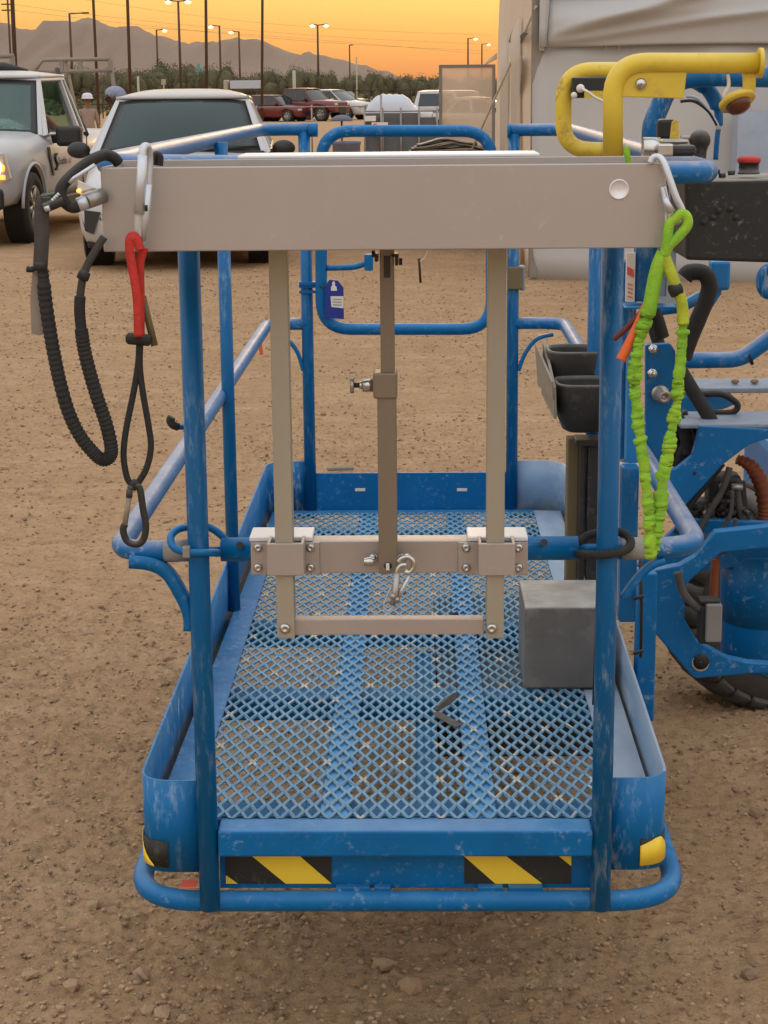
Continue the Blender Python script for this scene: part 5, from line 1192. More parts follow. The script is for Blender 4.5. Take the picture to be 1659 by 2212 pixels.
MB().mm((-.45, -2.31, .26), (.45, -2.24, .40)).build('lower_intake', 'black_trim', sv, .03)
for s in (-1, 1):
    MB().loft([[Vector((s * x, y + dy, z + dz)) for x, y, z in ((.55, -2.27, .72), (.76, -2.22, .79), (.92, -2.06, .845), (.945, -1.94, .85), (.94, -2.08, .74), (.80, -2.23, .69))] for dy, dz in ((-.02, 0), (.05, 0))], False).build('headlight', 'headlight', sv)
    MB().ball((s * .915, -2.115, .755), (.03, .03, .022), 10, 6).build('turn_light', 'amber_lit', sv)
    MB().prism([(s * .70, -2.285, .56), (s * .86, -2.225, .58), (s * .90, -2.17, .54), (s * .86, -2.23, .38), (s * .78, -2.26, .35)], (0, -.03, 0)).build('fog_recess', 'black_trim', sv)
    MB().bar([(s * .60, -2.27, .50), (s * .90, -2.10, .585)], .06, .05, Z).build('chrome_trim', 'pale_blue', sv)
    mrr = MB().ball((s * 1.06, -.72, 1.10), (.12, .07, .085), 16, 10).build('mirror', 'black_trim', sv)
    MB().bar([(s * .90, -.70, 1.06), (s * 1.0, -.71, 1.07)], .06, .05, Z).build('mirror_arm', 'black_trim', mrr)
    MB().mm((s * .86, -2.14, .20), (s * .60, -2.02, .30)).build('bumper_lip', 'black_trim', sv, .03)
    MB().tube([(s * .66, -.1, 1.60), (s * .675, .3, 1.625), (s * .675, 1.2, 1.62), (s * .66, 1.6, 1.59)], .014, 8).build('roof_bar', 'black_trim', sv)
c = at(372, 480, 17.55); put(sv, c.x - .13, 19.78, 4.0)

# ---- parked cars far behind
def bg_car(name, label, kind, paint, px, py, deg, sc=1.0, group='cars parked in the far lot'):
    if kind == 'suv':
        sp = dict(body=[(-2.3, .7, .35, .75, .85), (-2.1, .88, .28, .86, .98), (-1.2, .94, .26, 1.0, 1.08), (-.7, .94, .26, 1.02, 1.08), (1.9, .94, .26, 1.05, 1.1), (2.25, .88, .34, 1.02, 1.06)], belt=(-1.05, 2.15, 1.05, 1.08, .92), roof=(-.25, 1.85, 1.66, 1.66, .74), doors=[0, .40, .70, 1.0], wheel=(.37, .24, .94), axles=(-1.4, 1.35))
    elif kind == 'sedan':
        sp = dict(body=[(-2.3, .7, .32, .66, .74), (-2.1, .86, .24, .76, .84), (-1.1, .91, .22, .90, .96), (-.6, .91, .22, .92, .97), (1.5, .91, .22, .95, .99), (2.25, .84, .30, .92, .98)], belt=(-1.0, 1.75, .93, .97, .88), roof=(-.1, 1.0, 1.41, 1.42, .66), doors=[0, .45, .80, 1.0], wheel=(.33, .22, .91), axles=(-1.4, 1.35))
    else:
        sp = dict(body=[(-2.8, .8, .55, 1.0, 1.08), (-2.6, .96, .5, 1.1, 1.2), (-1.3, 1.0, .48, 1.2, 1.28), (-.9, 1.0, .48, 1.2, 1.24), (2.7, .98, .5, 1.22, 1.26), (2.85, .95, .55, 1.2, 1.24)], belt=(-1.2, 1.15, 1.22, 1.24, .97), roof=(-.55, 1.0, 1.92, 1.92, .78), doors=[0, .50, .9, 1.0], wheel=(.44, .3, 1.02), axles=(-1.85, 1.75))
    sp.update(paint=paint, crown=.05, sill=.45)
    r0 = vehicle(name, label, 'car' if kind == 'sedan' else ('SUV' if kind == 'suv' else 'pickup truck'), sp, group)
    yn = sp['body'][0][0]
    for s in (-1, 1): MB().mm((s * .50, yn - .02, sp['body'][0][3] - .06), (s * .80, yn + .22, sp['body'][0][3] + .06)).build('headlight', 'headlight', r0, .02)
    MB().mm((-.4, yn - .03, .45), (.4, yn + .05, sp['body'][0][3] - .05)).build('grille', 'black_trim', r0, .02)
    for s in (-1, 1):
        bm_ = sp['belt']; MB().mm((s * bm_[4], bm_[0] + .45, bm_[2]), (s * (bm_[4] + .2), bm_[0] + .60, bm_[2] + .16)).build('mirror', paint, r0, .03)
    g_ = atz(px, py, 0); put(r0, g_.x, g_.y, deg); r0.scale = (sc, sc, sc)
    return r0
bg_car('parked_car', 'dark red hatchback parked just right of the white SUV, leftmost of the far cars', 'suv', 'red_car', 598, 262, 62, .92)
bg_car('parked_car', 'white saloon parked behind the dark red hatchback', 'sedan', 'white_car', 640, 252, 60)
bg_car('parked_car', 'tall dark red pickup with big tyres in the far row', 'pickup', 'red_car', 660, 261, 58, 1.0)
bg_car('parked_car', 'white SUV parked beside the tall dark red pickup', 'suv', 'white_car', 722, 258, 60, 1.1)
bg_car('parked_car', 'black SUV at the back of the far row, behind the white one', 'suv', 'black_car', 742, 244, 60, 1.12)
r1 = bg_car('parked_car', 'white SUV seen from behind beside the grey screened fence', 'suv', 'white_car', 942, 290, 180)
MB().mm((-.3, 2.27, .7), (.3, 2.30, .85)).build('number_plate', 'black_trim', r1)
r2 = bg_car('parked_car', 'grey SUV with a red tail light seen through the clear panel', 'suv', 'grey_car', 995, 286, 172)
MB().mm((.62, 2.2, .85), (.86, 2.28, 1.05)).build('tail_light', 'tail_lit', r2)
bg_car('parked_car', 'silver car seen through the right side of the clear panel', 'sedan', 'white_car', 1050, 300, 70)

# ================================================================== FENCE, TANK, FAR THINGS
def pole_fence(name, label, a, b, Y, nposts, zt_, rail, material, group=None, r=.03):
    p, q = at(a, 200, Y), at(b, 200, Y); o = thing(name, (p.x, Y, 0), label, 'fence', group)
    for k in range(nposts):
        x = p.x + (q.x - p.x) * k / (nposts - 1); MB().cyl((x, Y, 0), (x, Y, zt_ + .05), r, 8).build('fence_post', material, o)
    for z in rail: MB().cyl((p.x, Y, z), (q.x, Y, z), r * .8, 8).build('fence_rail', material, o)
    return o
f1 = pole_fence('chain_fence', 'low galvanised rail fence running in front of the far parked cars', 553, 792, 50, 3, 1.3, (1.30,), 'tent_frame', None, .022)
sf = pole_fence('screen_fence', 'grey screened fence with signs below the white ribbed tank', 787, 944, 36, 5, 1.32, (1.30, .05), 'tent_frame', None, .02)
p, q = at(787, 200, 36), at(944, 200, 36)
for k in range(4):
    x0_, x1_ = p.x + (q.x - p.x) * k / 4 + .025, p.x + (q.x - p.x) * (k + 1) / 4 - .025
    MB().mm((x0_, 36.03, .06), (x1_, 36.035, 1.18)).build('screen_panel', 'screen_grey', sf)
MB().cyl((at(823, 200, 36).x, 35.97, 0), (at(823, 200, 36).x, 35.97, 1.62), .022, 8).build('fence_post', 'tent_frame', sf)
sg = thing('notice_sign', at(840, 270, 35.9), 'small white notice with a red mark fixed to the grey screened fence', 'sign')
MB().mm(at(803, 292, 35.93), at(838, 264, 35.94)).build('board', 'label_white', sg)
MB().prism(path([(806, 268), (813, 266), (814, 276), (818, 284), (812, 290), (807, 284)], 35.92), (0, .004, 0)).build('mark', 'label_red', sg)
MB().mm(at(817, 279, 35.92), at(829, 276, 35.925)).build('print_line', 'darkred_strip', sg); MB().mm(at(817, 286, 35.92), at(834, 284, 35.925)).build('print_line', 'screen_grey', sg)
s2 = MB().mm(at(788, 262, 35.93), at(812, 250, 35.94)).build('notice_sign', 'label_white'); tag(s2, 'plain pale board at the left end of the grey screened fence', 'sign')
# ribbed tank
yt_ = 44.0; a, b = at(788, 240, yt_), at(908, 240, yt_); cxm = (a.x + b.x) / 2; hwid = (b.x - a.x) / 2
tank = thing('ribbed_tank', (cxm, yt_ + .6, 0), 'white ribbed plastic tank cover bulging above the grey screened fence', 'tank')
rows_ = []
for i in range(49):
    u = i / 48; prof_ = float(np.interp(u, [0, .06, .14, .24, .32, .66, .76, .86, .94, 1], [.02, .42, .72, .95, 1, .97, .84, .46, .2, .05]))
    h_ = 1.22 + .40 * max(0, prof_) + .022 * (abs(math.sin(u * math.pi * 8)) - .5) * (prof_ > .05)
    x = cxm - hwid + 2 * hwid * u
    rows_.append([Vector((x, yt_ + .7 - .7 * math.cos(t), 1.18 + (h_ - 1.18) * math.sin(t) ** .8)) for t in [math.pi * k / 10 for k in range(11)]])
MB().loft(rows_, True, False, False).build('cover', 'tank_white', tank)
MB().mm((cxm - hwid, yt_, .0), (cxm + hwid, yt_ + 1.4, 1.185)).build('base', 'screen_grey', tank, .03)
# parasol with barrel
um = thing('parasol', at(735, 260, 38) * 1.0, 'small blue grey parasol left of the grey screened fence', 'parasol'); yu = 38.0; c = at(738, 254, yu); um.location = (c.x, yu, 0)
MB().lathe([(.001, .12), (.10, .105), (.19, .06), (.225, .0), (.215, -.01), (.1, .07), (.001, .09)], (c.x, yu, c.z - .06), (0, 0, 1), 20).build('canopy', 'canopy_grey', um)
MB().cyl((c.x, yu, .0), (c.x, yu, c.z + .02), .02, 10).build('pole', 'bark', um)
br = thing('waste_barrel', (at(748, 300, 31).x, 31, 0), 'dark waste barrel standing below the rear gate arch', 'barrel')
MB().lathe([(.001, 0), (.20, 0), (.23, .1), (.235, .80), (.25, .82), (.25, .86), (.22, .86), (.21, .8), (.001, .78)], (at(748, 300, 31).x, 31, 0), (0, 0, 1), 24).build('drum', 'canopy_grey', br)
MB().tube([(at(748, 300, 31).x + .24 * math.cos(k * .2618), 31 + .24 * math.sin(k * .2618), .45) for k in range(24)], .012, 8, True).build('hoop', 'black_trim', br)
# stack of dark covers by the tent
sk = thing('cover_stack', (at(980, 320, 20).x, 20, 0), 'stack of dark curved covers beside the tent, seen under the rear gate arch', 'stack')
for k in range(5):
    z0_ = at(980, 334 - 6 * k, 20).z; xa_, xb_ = at(876 + 6 * k, 320, 20).x, at(1078 - 12 * k, 320, 20).x
    MB().grid(lambda u, v: (xa_ + (xb_ - xa_) * u, 19.8 + .6 * v, z0_ + .045 * math.sin(math.pi * u) + .012 * math.sin(9 * u + k)), 16, 3, .02).build('cover', ('black_plastic', 'tan_flap', 'black_plastic', 'tan_flap', 'black_plastic')[k], sk)
MB().mm((at(890, 320, 20).x, 19.85, 0), (at(1060, 320, 20).x, 20.3, at(980, 340, 20).z)).build('crate', 'black_plastic', sk, .01)
# white flag pin in the dirt
fp = thing('marker_stake', atz(905, 606, 0), 'short grey stake with a white strip standing in the dirt behind the platform', 'stake')
g_ = atz(906, 606, 0)
MB().tube([g_ + Vector((.01, 0, -.02)), g_ + Vector((0, 0, .15)), g_ + Vector((-.005, 0, .20))], [.012, .011, .016], 8).build('stake', 'dark_steel', fp)
MB().bar(smooth_path([g_ + Vector((.005, -.01, .17)), g_ + Vector((.05, -.02, .21)), g_ + Vector((.075, -.02, .27))], 5), .02, .003, Yv).build('strip', 'label_white', fp)

# ---- street lamps and poles
def lamp(px, ptop, H_, heads, label, lit=True, group='street lamps along the far lot'):
    Y = PF * (H_ - CH) / (200 - ptop) if ptop < 190 else 200
    c = at(px, ptop, Y); r0 = thing('street_lamp', (c.x, Y, 0), label, 'street lamp', group)
    MB().tube([(c.x, Y, 0), (c.x, Y, H_)], [.15, .10], 10).build('pole', 'pole_brown', r0)
    for d, on in heads:
        e = c.x + d
        a_ = MB().bar([(c.x, Y, H_ - .05), (e, Y, H_ + .02)], .10, .10, Z).build('arm', 'pole_brown', r0)
        hd = MB().mm((e - .30, Y - .2, H_ - .06), (e + .30, Y + .2, H_ + .08)).build('head', 'pole_brown', r0, .04)
        if on: MB().ball((e + (.05 if d > 0 else -.05), Y - .05, H_ - .12), (.30, .22, .20), 14, 9).build('lens', 'street_light', hd)
    return r0
lamp(150, 32, 9, [(1.5, 0)], 'unlit street lamp with one arm pointing right, left of the truck rack')
lamp(385, 9, 10, [(-.85, 1), (.85, 1)], 'tall double street lamp lit above the white SUV, nearest of the lit lamps')
lamp(338, 67, 9, [(.9, 1)], 'lit street lamp with its arm to the right, left of the tall double lamp')
lamp(474, 60, 9, [(-.9, 1)], 'lit street lamp, arm to the left, next to the bare pole over the SUV')
lamp(516, 72, 9, [(-.9, 1)], 'lit street lamp, arm to the left, lower one right of that bare pole')
lamp(686, 60, 9, [(-.5, 1), (.9, 1)], 'double street lamp lit in the middle of the sky')
lamp(755, 102, 9, [(.3, 0)], 'short unlit street lamp at the right foot of the mountains')
lamp(1011, 90, 9, [(1.0, 1)], 'lit street lamp rising behind the clear panel, left of two')
lamp(1041, 102, 9, [(1.0, 1)], 'lit street lamp nearest the tent edge behind the clear panel')
def tall_pole(px, Y, r_, lean, label, H_=14):
    c = at(px, 200, Y); o = thing('utility_pole', (c.x, Y, 0), label, 'pole', 'tall bare poles')
    MB().tube([(c.x, Y, 0), (c.x + lean, Y, H_)], [r_, r_ * .85], 12).build('shaft', 'pole_brown', o); return o
o = tall_pole(35, 70, .085, .1, 'thick brown pole at the far left behind the truck')
tall_pole(211, 105, .085, -.05, 'bare pole rising behind the truck rack'); tall_pole(281, 100, .09, .12, 'bare pole rising left of the white SUV roof')
tall_pole(445, 100, .085, .3, 'bare pole rising behind the middle of the white SUV roof'); tall_pole(564, 100, .075, .4, 'bare pole at the right end of the white SUV')
pp = thing('power_pole', (at(27, 200, 260).x, 260, 0), 'thin power pole with crossarms at the left edge', 'power pole'); c = at(27, 200, 260)
MB().cyl((c.x, 260, 0), (c.x, 260, 18), .14, 8).build('shaft', 'pole_brown', pp)
for yy in (9, 22):
    z_ = at(27, yy, 260).z; MB().mm((c.x - .9, 259.9, z_ - .09), (c.x + .5, 260.1, z_ + .09)).build('crossarm', 'pole_brown', pp)
for k, pts in enumerate(([(27, -22), (200, 2), (380, 28), (570, 50), (800, 66), (1068, 76)], [(27, 9), (180, 30), (380, 52), (570, 68), (800, 84), (1066, 96)], [(27, 22), (180, 40), (380, 62), (570, 81), (800, 98), (1064, 110)], [(300, 60), (420, 66), (560, 76), (760, 92), (900, 104), (1040, 116)])):
    o = MB().tube(smooth_path([at(x, y, 260 + .05 * x) for x, y in pts], 8), .02, 5).build('power_line', 'tan_flap')
    tag(o, ['topmost power line crossing the sky', 'second power line down, meeting the upper crossarm of the power pole', 'third power line down, meeting the lower crossarm of the power pole', 'lowest power line, starting above the lamp left of the double lamp'][k], 'power line', 'power lines across the sky')
for px, yt2, Y, lb in ((635, 152, 130, 'pale bare post standing right of the white trailer'), (770, 123, 150, 'thin pale post left of the white ribbed tank'), (298, 165, 110, 'pale short post behind the left end of the SUV roof')):
    c = at(px, yt2, Y); o = thing('marker_post', (c.x, Y, 0), lb, 'post'); MB().cyl((c.x, Y, 0), (c.x, Y, c.z), .12 if px == 635 else .07, 8).build('shaft', 'pole_pale', o)
sgn = thing('road_sign', (at(353, 200, 110).x, 110, 0), 'small pale sign on a post behind the white SUV roof', 'sign'); c = at(353, 171, 110)
MB().mm((c.x - .13, 109.98, c.z - .32), (c.x + .13, 110, c.z)).build('board', 'pole_pale', sgn); MB().cyl((c.x, 110.03, 0), (c.x, 110.03, c.z - .05), .04, 8).build('post', 'pole_pale', sgn)
# dark wire fence before the trees
wf_ = pole_fence('wire_fence', 'long dark wire fence in front of the trees', 160, 950, 135, 27, 1.9, (1.85, 1.0), 'bark', None, .05)
# trailer truck
tt = thing('semi_trailer', (at(525, 190, 190).x, 190, 0), 'white box trailer parked before the trees behind the white SUV', 'trailer')
MB().mm(at(497, 192, 190), at(566, 174, 192.5)).build('box', 'tank_white', tt, .05); MB().mm(at(483, 198, 190), at(496, 173, 192)).build('cab', 'pole_pale', tt, .1)
for px in (488, 545, 556): cc = at(px, 205, 190); MB().lathe([(.001, -.2), (.45, -.2), (.5, 0), (.45, .2), (.001, .2)], (cc.x, 190.2, .5), (1, 0, 0) if False else (0, 1, 0), 16).build('wheel', 'tyre', tt)
tb = thing('teal_tower', (at(428, 190, 400).x, 400, 0), 'small teal tower beside a red roof beyond the trees', 'tower'); MB().mm(at(420, 200, 400), at(438, 148, 402)).mm(at(426, 148, 400), at(434, 138, 402)).build('wall', 'teal', tb)
hb = thing('far_house', (at(413, 190, 410).x, 410, 0), 'small house with a red roof peeping over the trees', 'house'); MB().mm(at(398, 200, 410), at(420, 149, 416)).build('wall', 'tent_white', hb)
MB().prism(path([(395, 149), (404, 142), (414, 140), (422, 149)], 409.5), (0, 7, 0)).build('roof', 'roof_red', hb)
hl_ = thing('lit_window_house', (at(808, 190, 300).x, 300, 0), 'small dark building with two lit lamps left of the ribbed tank top', 'building')
MB().mm(at(795, 200, 300), at(822, 188, 303)).build('wall', 'bark', hl_)
for px in (805, 813): MB().ball(at(px, 194, 299.7), (.35, .15, .35), 12, 8).build('lamp', 'street_light', hl_)
grey_h = thing('far_shed', (at(838, 190, 320).x, 320, 0), 'pale grey shed between the trees above the ribbed tank', 'shed'); MB().mm(at(824, 200, 320), at(850, 180, 324)).build('wall', 'canopy_grey', grey_h); MB().prism(path([(822, 180), (850, 178), (850, 176), (822, 177)], 319.5), (0, 5, 0)).build('roof', 'tank_white', grey_h)

# ---- trees
def crown_mesh(seed, n=5200, dark=False):
    rd = random.Random(seed); lobes = [(Vector((rd.uniform(-.75, .75), rd.uniform(-.5, .5), rd.uniform(.30, .70))), rd.uniform(.26, .42)) for _ in range(12)]
    mb = MB()
    for k in range(n):
        c, r_ = lobes[rd.randrange(len(lobes))]; d = Vector((rd.gauss(0, 1), rd.gauss(0, 1), rd.gauss(0, .75))).normalized() * r_ * rd.uniform(.55, 1.08) ** .6
        p = c + d; s_ = rd.uniform(.011, .026); a = Vector((rd.uniform(-1, 1), rd.uniform(-1, 1), rd.uniform(-1, 1))).normalized(); b = a.orthogonal().normalized()
        mb.slot = 0 if rd.random() < .6 else 1
        mb.add([p - a * s_ - b * s_ * .6, p + a * s_ - b * s_ * .5, p + a * s_ * .7 + b * s_ * .8, p - a * s_ * .8 + b * s_ * .6], [(0, 1, 2, 3)], False)
    mb.slot = 1
    for c, r_ in lobes: mb.ball(c, (r_ * .82, r_ * .82, r_ * .72), 9, 6)
    m_ = mb.mesh('crown'); m_.materials.append(MATS['foliage']); m_.materials.append(MATS['foliage_dark']); return m_
crowns = [crown_mesh(s_) for s_ in (1, 2, 3, 4, 5)]
def trunk_mesh(seed):
    rd = random.Random(seed); mb = MB().tube([(0, 0, -.05), (.02, 0, .15), (-.02, .02, .38)], [.045, .035, .025], 8)
    for k in range(4):
        a = k * 1.6 + rd.uniform(-.4, .4); mb.tube([(-.01, 0, .2 + .04 * k), (.25 * math.cos(a), .2 * math.sin(a), .42), (.5 * math.cos(a), .4 * math.sin(a), .62)], [.022, .015, .007], 6)
    m_ = mb.mesh('trunk'); m_.materials.append(MATS['bark']); return m_
trunks = [trunk_mesh(s_) for s_ in (1, 2)]
rd = random.Random(44)
TREES = [(60, 152, 90, 210), (110, 158, 70, 200), (170, 140, 70, 205), (215, 150, 70, 215), (262, 150, 70, 190), (300, 146, 80, 200), (335, 144, 90, 210), (375, 130, 100, 215), (418, 146, 70, 205), (470, 138, 70, 195), (500, 156, 50, 200), (530, 156, 60, 210), (570, 152, 70, 205), (612, 147, 80, 200), (655, 146, 80, 210),
         (690, 150, 60, 200), (725, 164, 60, 210), (760, 164, 60, 205), (792, 155, 60, 215), (815, 156, 50, 200), (868, 160, 60, 205), (905, 156, 70, 210), (940, 164, 60, 200), (985, 160, 80, 190), (1040, 165, 80, 195)]
TL = ['leftmost mesquite tree, behind the truck roof at the left edge', 'low mesquite tree seen between the truck roof and its ladder rack', 'mesquite tree seen inside the left of the ladder rack', 'mesquite tree behind the right end of the ladder rack', 'mesquite tree just right of the ladder rack',
      'mesquite tree left of the bare pole nearest the SUV', 'mesquite tree below the first lit lamp with an arm to the right', 'tallest broad mesquite tree, below the tall double street lamp', 'mesquite tree in front of the teal tower and red roof', 'rounded mesquite tree right of the teal tower, left of the white trailer',
      'small low mesquite tree above the cab of the white trailer', 'low mesquite tree over the middle of the white trailer', 'mesquite tree at the right end of the white trailer', 'mesquite tree above the dark red hatchback', 'mesquite tree above the tall dark red pickup', 'mesquite tree below the double lamp in the middle of the sky',
      'low mesquite tree above the bonnet of the far white SUV', 'low mesquite tree behind the short unlit lamp', 'mesquite tree just left of the thin pale post', 'small mesquite tree above the left end of the ribbed tank', 'mesquite tree above the right half of the ribbed tank', 'mesquite tree above the white SUV seen from behind',
      'mesquite tree cut by the left frame of the clear panel', 'mesquite tree seen through the left of the clear panel', 'mesquite tree seen through the right of the clear panel']
def tnum(k):
    side_ = ['at the far left', 'behind the truck rack', 'over the SUV roof', 'right of the SUV roof', 'before the mountain foot', 'near the tent']
    return side_
for k, (px, pt, wd, Y) in enumerate(TREES):
    c = at(px, pt, Y); H_ = c.z + .2; wdm = wd / PF * Y
    where_ = ('behind the truck at the far left' if px < 150 else 'between the truck rack and the SUV' if px < 290 else 'above the white SUV roof' if px < 450 else 'around the white box trailer' if px < 590 else 'behind the far red and white cars' if px < 745 else 'left of the ribbed tank' if px < 840 else 'between the ribbed tank and the clear panel' if px < 950 else 'seen through the clear panel')
    t = thing('mesquite_tree', (c.x, Y, 0), TL[k], 'tree', 'trees along the far lot')
    for nm, ms in (('crown', crowns[k % 5]), ('trunk', trunks[k % 2])):
        o = bpy.data.objects.new(nm, ms); COL.objects.link(o); o.parent = t
    t.scale = (wdm * .62, wdm * .62, H_ * .95); t.rotation_euler = (0, 0, rd.uniform(-.5, .5) + (3.14 if k % 3 == 0 else 0))
# low scrub filling the foot of the tree line
mb = MB()
for k in range(6000):
    Y = rd.uniform(150, 260); px = rd.uniform(-60, 1150); c = at(px, 200, Y); z = rd.uniform(.0, 1.4) * (.6 + .5 * math.sin(px * .05) ** 2); s_ = rd.uniform(.10, .26); a = Vector((rd.uniform(-1, 1), rd.uniform(-1, 1), rd.uniform(-1, 1))).normalized(); b = a.orthogonal().normalized()
    p = Vector((c.x, Y, z)); mb.slot = k % 2
    mb.add([p - a * s_ - b * s_, p + a * s_ - b * s_, p + a * s_ + b * s_, p - a * s_ + b * s_], [(0, 1, 2, 3)], False)
sc_ = mb.build('scrub', ['foliage', 'foliage_dark']); sc_['kind'] = 'stuff'

# ================================================================== PEOPLE
def figure(root, V, Er, mats_, pick, name='body'):
    """V: dict joint -> (x, y, z, radius); Er: edges; a skinned and smoothed continuous body"""
    ks = list(V); me_ = bpy.data.meshes.new(name); me_.from_pydata([V[k][:3] for k in ks], [(ks.index(a), ks.index(b)) for a, b in Er], [])
    o = bpy.data.objects.new(name, me_); COL.objects.link(o)
    sk_ = o.modifiers.new('skin', 'SKIN'); sk_.use_smooth_shade = True
    for i, k in enumerate(ks):
        d = me_.skin_vertices[0].data[i]; d.radius = (V[k][3], V[k][3]); d.use_root = (i == 0)
    sb = o.modifiers.new('sub', 'SUBSURF'); sb.levels = 2; sb.render_levels = 2
    bpy.context.view_layer.update()
    m2 = bpy.data.meshes.new_from_object(o.evaluated_get(bpy.context.evaluated_depsgraph_get())); o.modifiers.clear(); o.data = m2
    m2.materials.clear()
    for mm in mats_: m2.materials.append(MATS[mm])
    for p in m2.polygons: p.material_index = pick(p.center); p.use_smooth = True
    o.parent = root; return o
def hand(V, E_, w, d, tag_, sgn=1):
    x, y, z = w; V['palm' + tag_] = (x + d[0] * .07, y + d[1] * .07, z + d[2] * .07, .030); E_.append(('wrist' + tag_, 'palm' + tag_))
    for k in range(4):
        b = Vector(w) + Vector(d) * .12 + Vector((0, (k - 1.5) * .019, 0)); e = b + Vector(d) * (.07 - .008 * abs(k - 1.3))
        V['fa%d%s' % (k, tag_)] = (*b, .009); V['fb%d%s' % (k, tag_)] = (*e, .007); E_ += [('palm' + tag_, 'fa%d%s' % (k, tag_)), ('fa%d%s' % (k, tag_), 'fb%d%s' % (k, tag_))]
    b = Vector(w) + Vector(d) * .08 + Vector((-.045 * sgn, 0, 0)); V['th' + tag_] = (*b, .010); E_.append(('palm' + tag_, 'th' + tag_))
def stand(face=-1, h=1.0):
    f = face
    V = {'pelvis': (0, 0, .95, .14), 'waist': (0, 0, 1.12, .135), 'chest': (-.01 * f, 0, 1.33, .15), 'neck0': (0, 0, 1.47, .075), 'neck1': (.015 * f, 0, 1.54, .058), 'head0': (.02 * f, 0, 1.61, .078), 'head1': (.015 * f, 0, 1.68, .098), 'head2': (.005 * f, 0, 1.745, .085),
         'jaw': (.07 * f, 0, 1.60, .042), 'nose': (.118 * f, 0, 1.655, .017), 'brow': (.085 * f, 0, 1.70, .045)}
    E_ = [('pelvis', 'waist'), ('waist', 'chest'), ('chest', 'neck0'), ('neck0', 'neck1'), ('neck1', 'head0'), ('head0', 'head1'), ('head1', 'head2'), ('head0', 'jaw'), ('head1', 'nose'), ('head1', 'brow')]
    for s, t_ in ((-1, 'L'), (1, 'R')):
        V['sh' + t_] = (0, s * .18, 1.40, .075); V['el' + t_] = (-.02 * f, s * .24, 1.12, .048); V['wrist' + t_] = (.06 * f, s * .25, .88, .033)
        V['hip' + t_] = (0, s * .10, .88, .105); V['kn' + t_] = (.01 * f, s * .11, .49, .066); V['an' + t_] = (-.02 * f, s * .11, .09, .045); V['toe' + t_] = (.14 * f, s * .12, .04, .038)
        E_ += [('chest', 'sh' + t_), ('sh' + t_, 'el' + t_), ('el' + t_, 'wrist' + t_), ('pelvis', 'hip' + t_), ('hip' + t_, 'kn' + t_), ('kn' + t_, 'an' + t_), ('an' + t_, 'toe' + t_)]
        hand(V, E_, V['wrist' + t_][:3], (.15 * f, 0, -.98), t_)
    return V, E_
def pick_cloth(c):
    if c.z > 1.485: return 0
    if abs(c.y) > .20 and c.z < 1.13: return 0
    if c.z > .93: return 1
    return 2
# standing man in profile between the truck and the SUV
c1 = at(247, 200, 20.6)
m1 = thing('person', (0, 0, 0), 'person in a purple shirt and grey head wrap, in profile beside the SUV', 'person')
V, E_ = stand(-1); figure(m1, V, E_, ['skin_dark', 'cloth_purple', 'cloth_dark'], pick_cloth)
MB().ball((.008, 0, 1.725), (.118, .104, .082), 20, 12).ball((.05, 0, 1.70), (.09, .098, .07), 18, 10).build('head_wrap', 'bandana', m1)
MB().prism([(.06, -.05, 1.76), (.115, -.03, 1.70), (.13, -.02, 1.56), (.115, .03, 1.55), (.09, .05, 1.66)], (0, .03, 0)).build('wrap_tail', 'bandana', m1, .01)
for s in (-1, 1):
    MB().ball((.015, s * .098, 1.655), (.022, .012, .034), 10, 7).build('ear', 'skin_dark', m1); MB().ball((-.092, s * .034, 1.672), (.012, .014, .009), 8, 6).build('eye', 'label_white', m1)
MB().box((-.098, 0, 1.605), (.012, .05, .010)).build('mouth', 'darkred_strip', m1, .004)
m1.scale = (.97, .97, .97); m1.location = (c1.x, 20.6, 0)
# man in a white hat beyond the truck bed
c2 = at(188, 200, 41)
m2_ = thing('person', (0, 0, 0), 'person in a white hat and tan shirt standing beyond the truck bed', 'person')
V, E_ = stand(1); figure(m2_, V, E_, ['skin_mid', 'cloth_tan', 'cloth_dark'], pick_cloth)
MB().lathe([(.155, -.01), (.125, .005), (.125, .03), (.118, .075), (.075, .115), (.001, .125)], (0, 0, 1.715), (0, 0, 1), 20).build('hat', 'hat_white', m2_)
m2_.rotation_euler = (0, 0, R(-70)); m2_.location = (c2.x, 41, 0); m2_.scale = (.93, .93, .93)
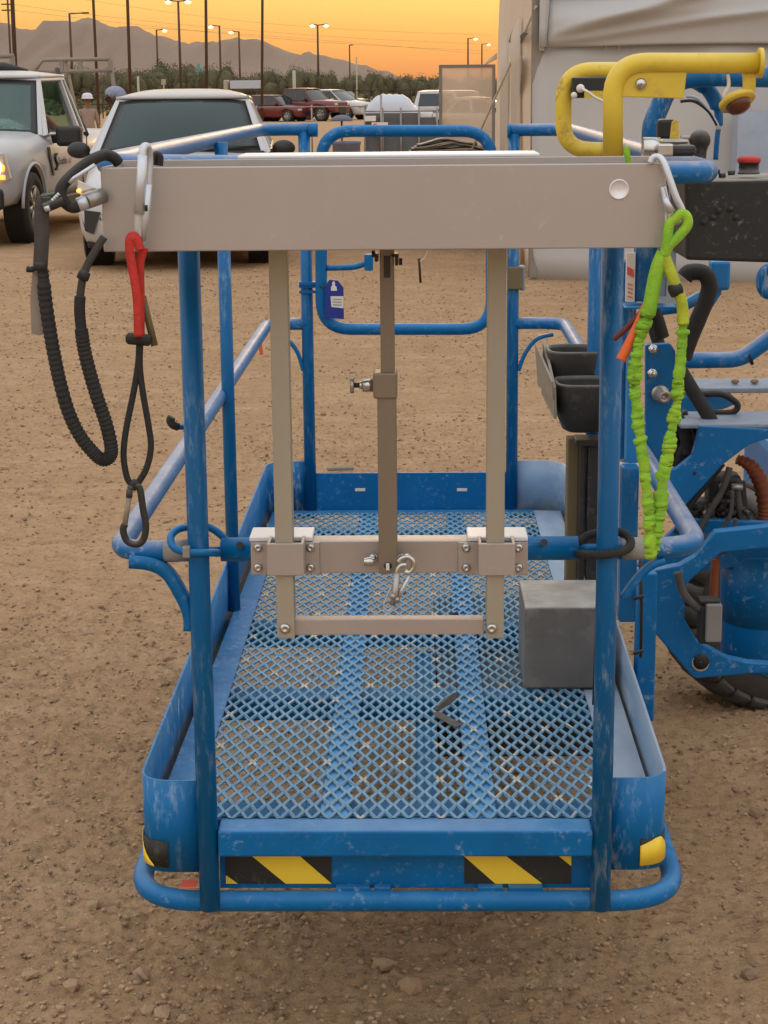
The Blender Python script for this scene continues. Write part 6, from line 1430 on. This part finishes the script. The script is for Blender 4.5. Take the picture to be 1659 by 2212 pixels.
# driver in the truck
m3 = thing('person', (0, 0, 0), 'driver in a tan shirt sitting in the pickup, forearm in the window', 'person')
V = {'pelvis': (.42, -.02, .93, .15), 'waist': (.42, 0, 1.06, .14), 'chest': (.43, .02, 1.28, .15), 'neck0': (.43, .01, 1.44, .07), 'neck1': (.43, -.01, 1.50, .056), 'head0': (.43, -.03, 1.56, .075), 'head1': (.43, -.02, 1.63, .095), 'head2': (.43, -.01, 1.695, .082), 'jaw': (.43, -.08, 1.555, .04), 'nose': (.43, -.125, 1.60, .016)}
E_ = [('pelvis', 'waist'), ('waist', 'chest'), ('chest', 'neck0'), ('neck0', 'neck1'), ('neck1', 'head0'), ('head0', 'head1'), ('head1', 'head2'), ('head0', 'jaw'), ('head1', 'nose')]
for s, t_ in ((-1, 'R'), (1, 'L')):
    V['sh' + t_] = (.43 + s * .18, .02, 1.36, .072); V['el' + t_] = (.43 + s * .36, -.12 if s > 0 else -.2, 1.26 if s > 0 else 1.12, .05); V['wrist' + t_] = (.43 + s * .34 if s > 0 else .36, -.48, 1.40 if s > 0 else 1.22, .036)
    V['kn' + t_] = (.43 + s * .12, -.50, .93, .07); V['an' + t_] = (.43 + s * .12, -.62, .55, .045)
    E_ += [('chest', 'sh' + t_), ('sh' + t_, 'el' + t_), ('el' + t_, 'wrist' + t_), ('pelvis', 'kn' + t_), ('kn' + t_, 'an' + t_)]; hand(V, E_, V['wrist' + t_][:3], (0, -.95, .2), t_)
figure(m3, V, E_, ['skin_mid', 'cloth_tan', 'cloth_dark'], lambda c_: 0 if (c_.z > 1.46 or c_.y < -.16 and c_.z > 1.05) else (1 if c_.z > 1.0 else 2))
MB().lathe([(.105, -.02), (.108, .02), (.09, .06), (.001, .085)], (.43, -.01, 1.665), (0, 0, 1), 18).build('cap', 'cloth_dark', m3)
m3.location = tk.location; m3.rotation_euler = tk.rotation_euler

# ================================================================== AIR
HZ = bpy.data.materials.new('air'); HZ.use_nodes = True; t = HZ.node_tree; t.nodes.clear()
o_ = N(t, 'ShaderNodeOutputMaterial'); pv = N(t, 'ShaderNodeVolumePrincipled'); pv.inputs['Color'].default_value = (0.93, 0.74, 0.54, 1); pv.inputs['Density'].default_value = 0.000028; pv.inputs['Anisotropy'].default_value = 0.35
t.links.new(pv.outputs[0], o_.inputs['Volume']); MATS['air'] = HZ
hz = MB().mm((-3600, -400, -3), (3600, 7900, 330)).build('haze', 'air'); hz['kind'] = 'stuff'
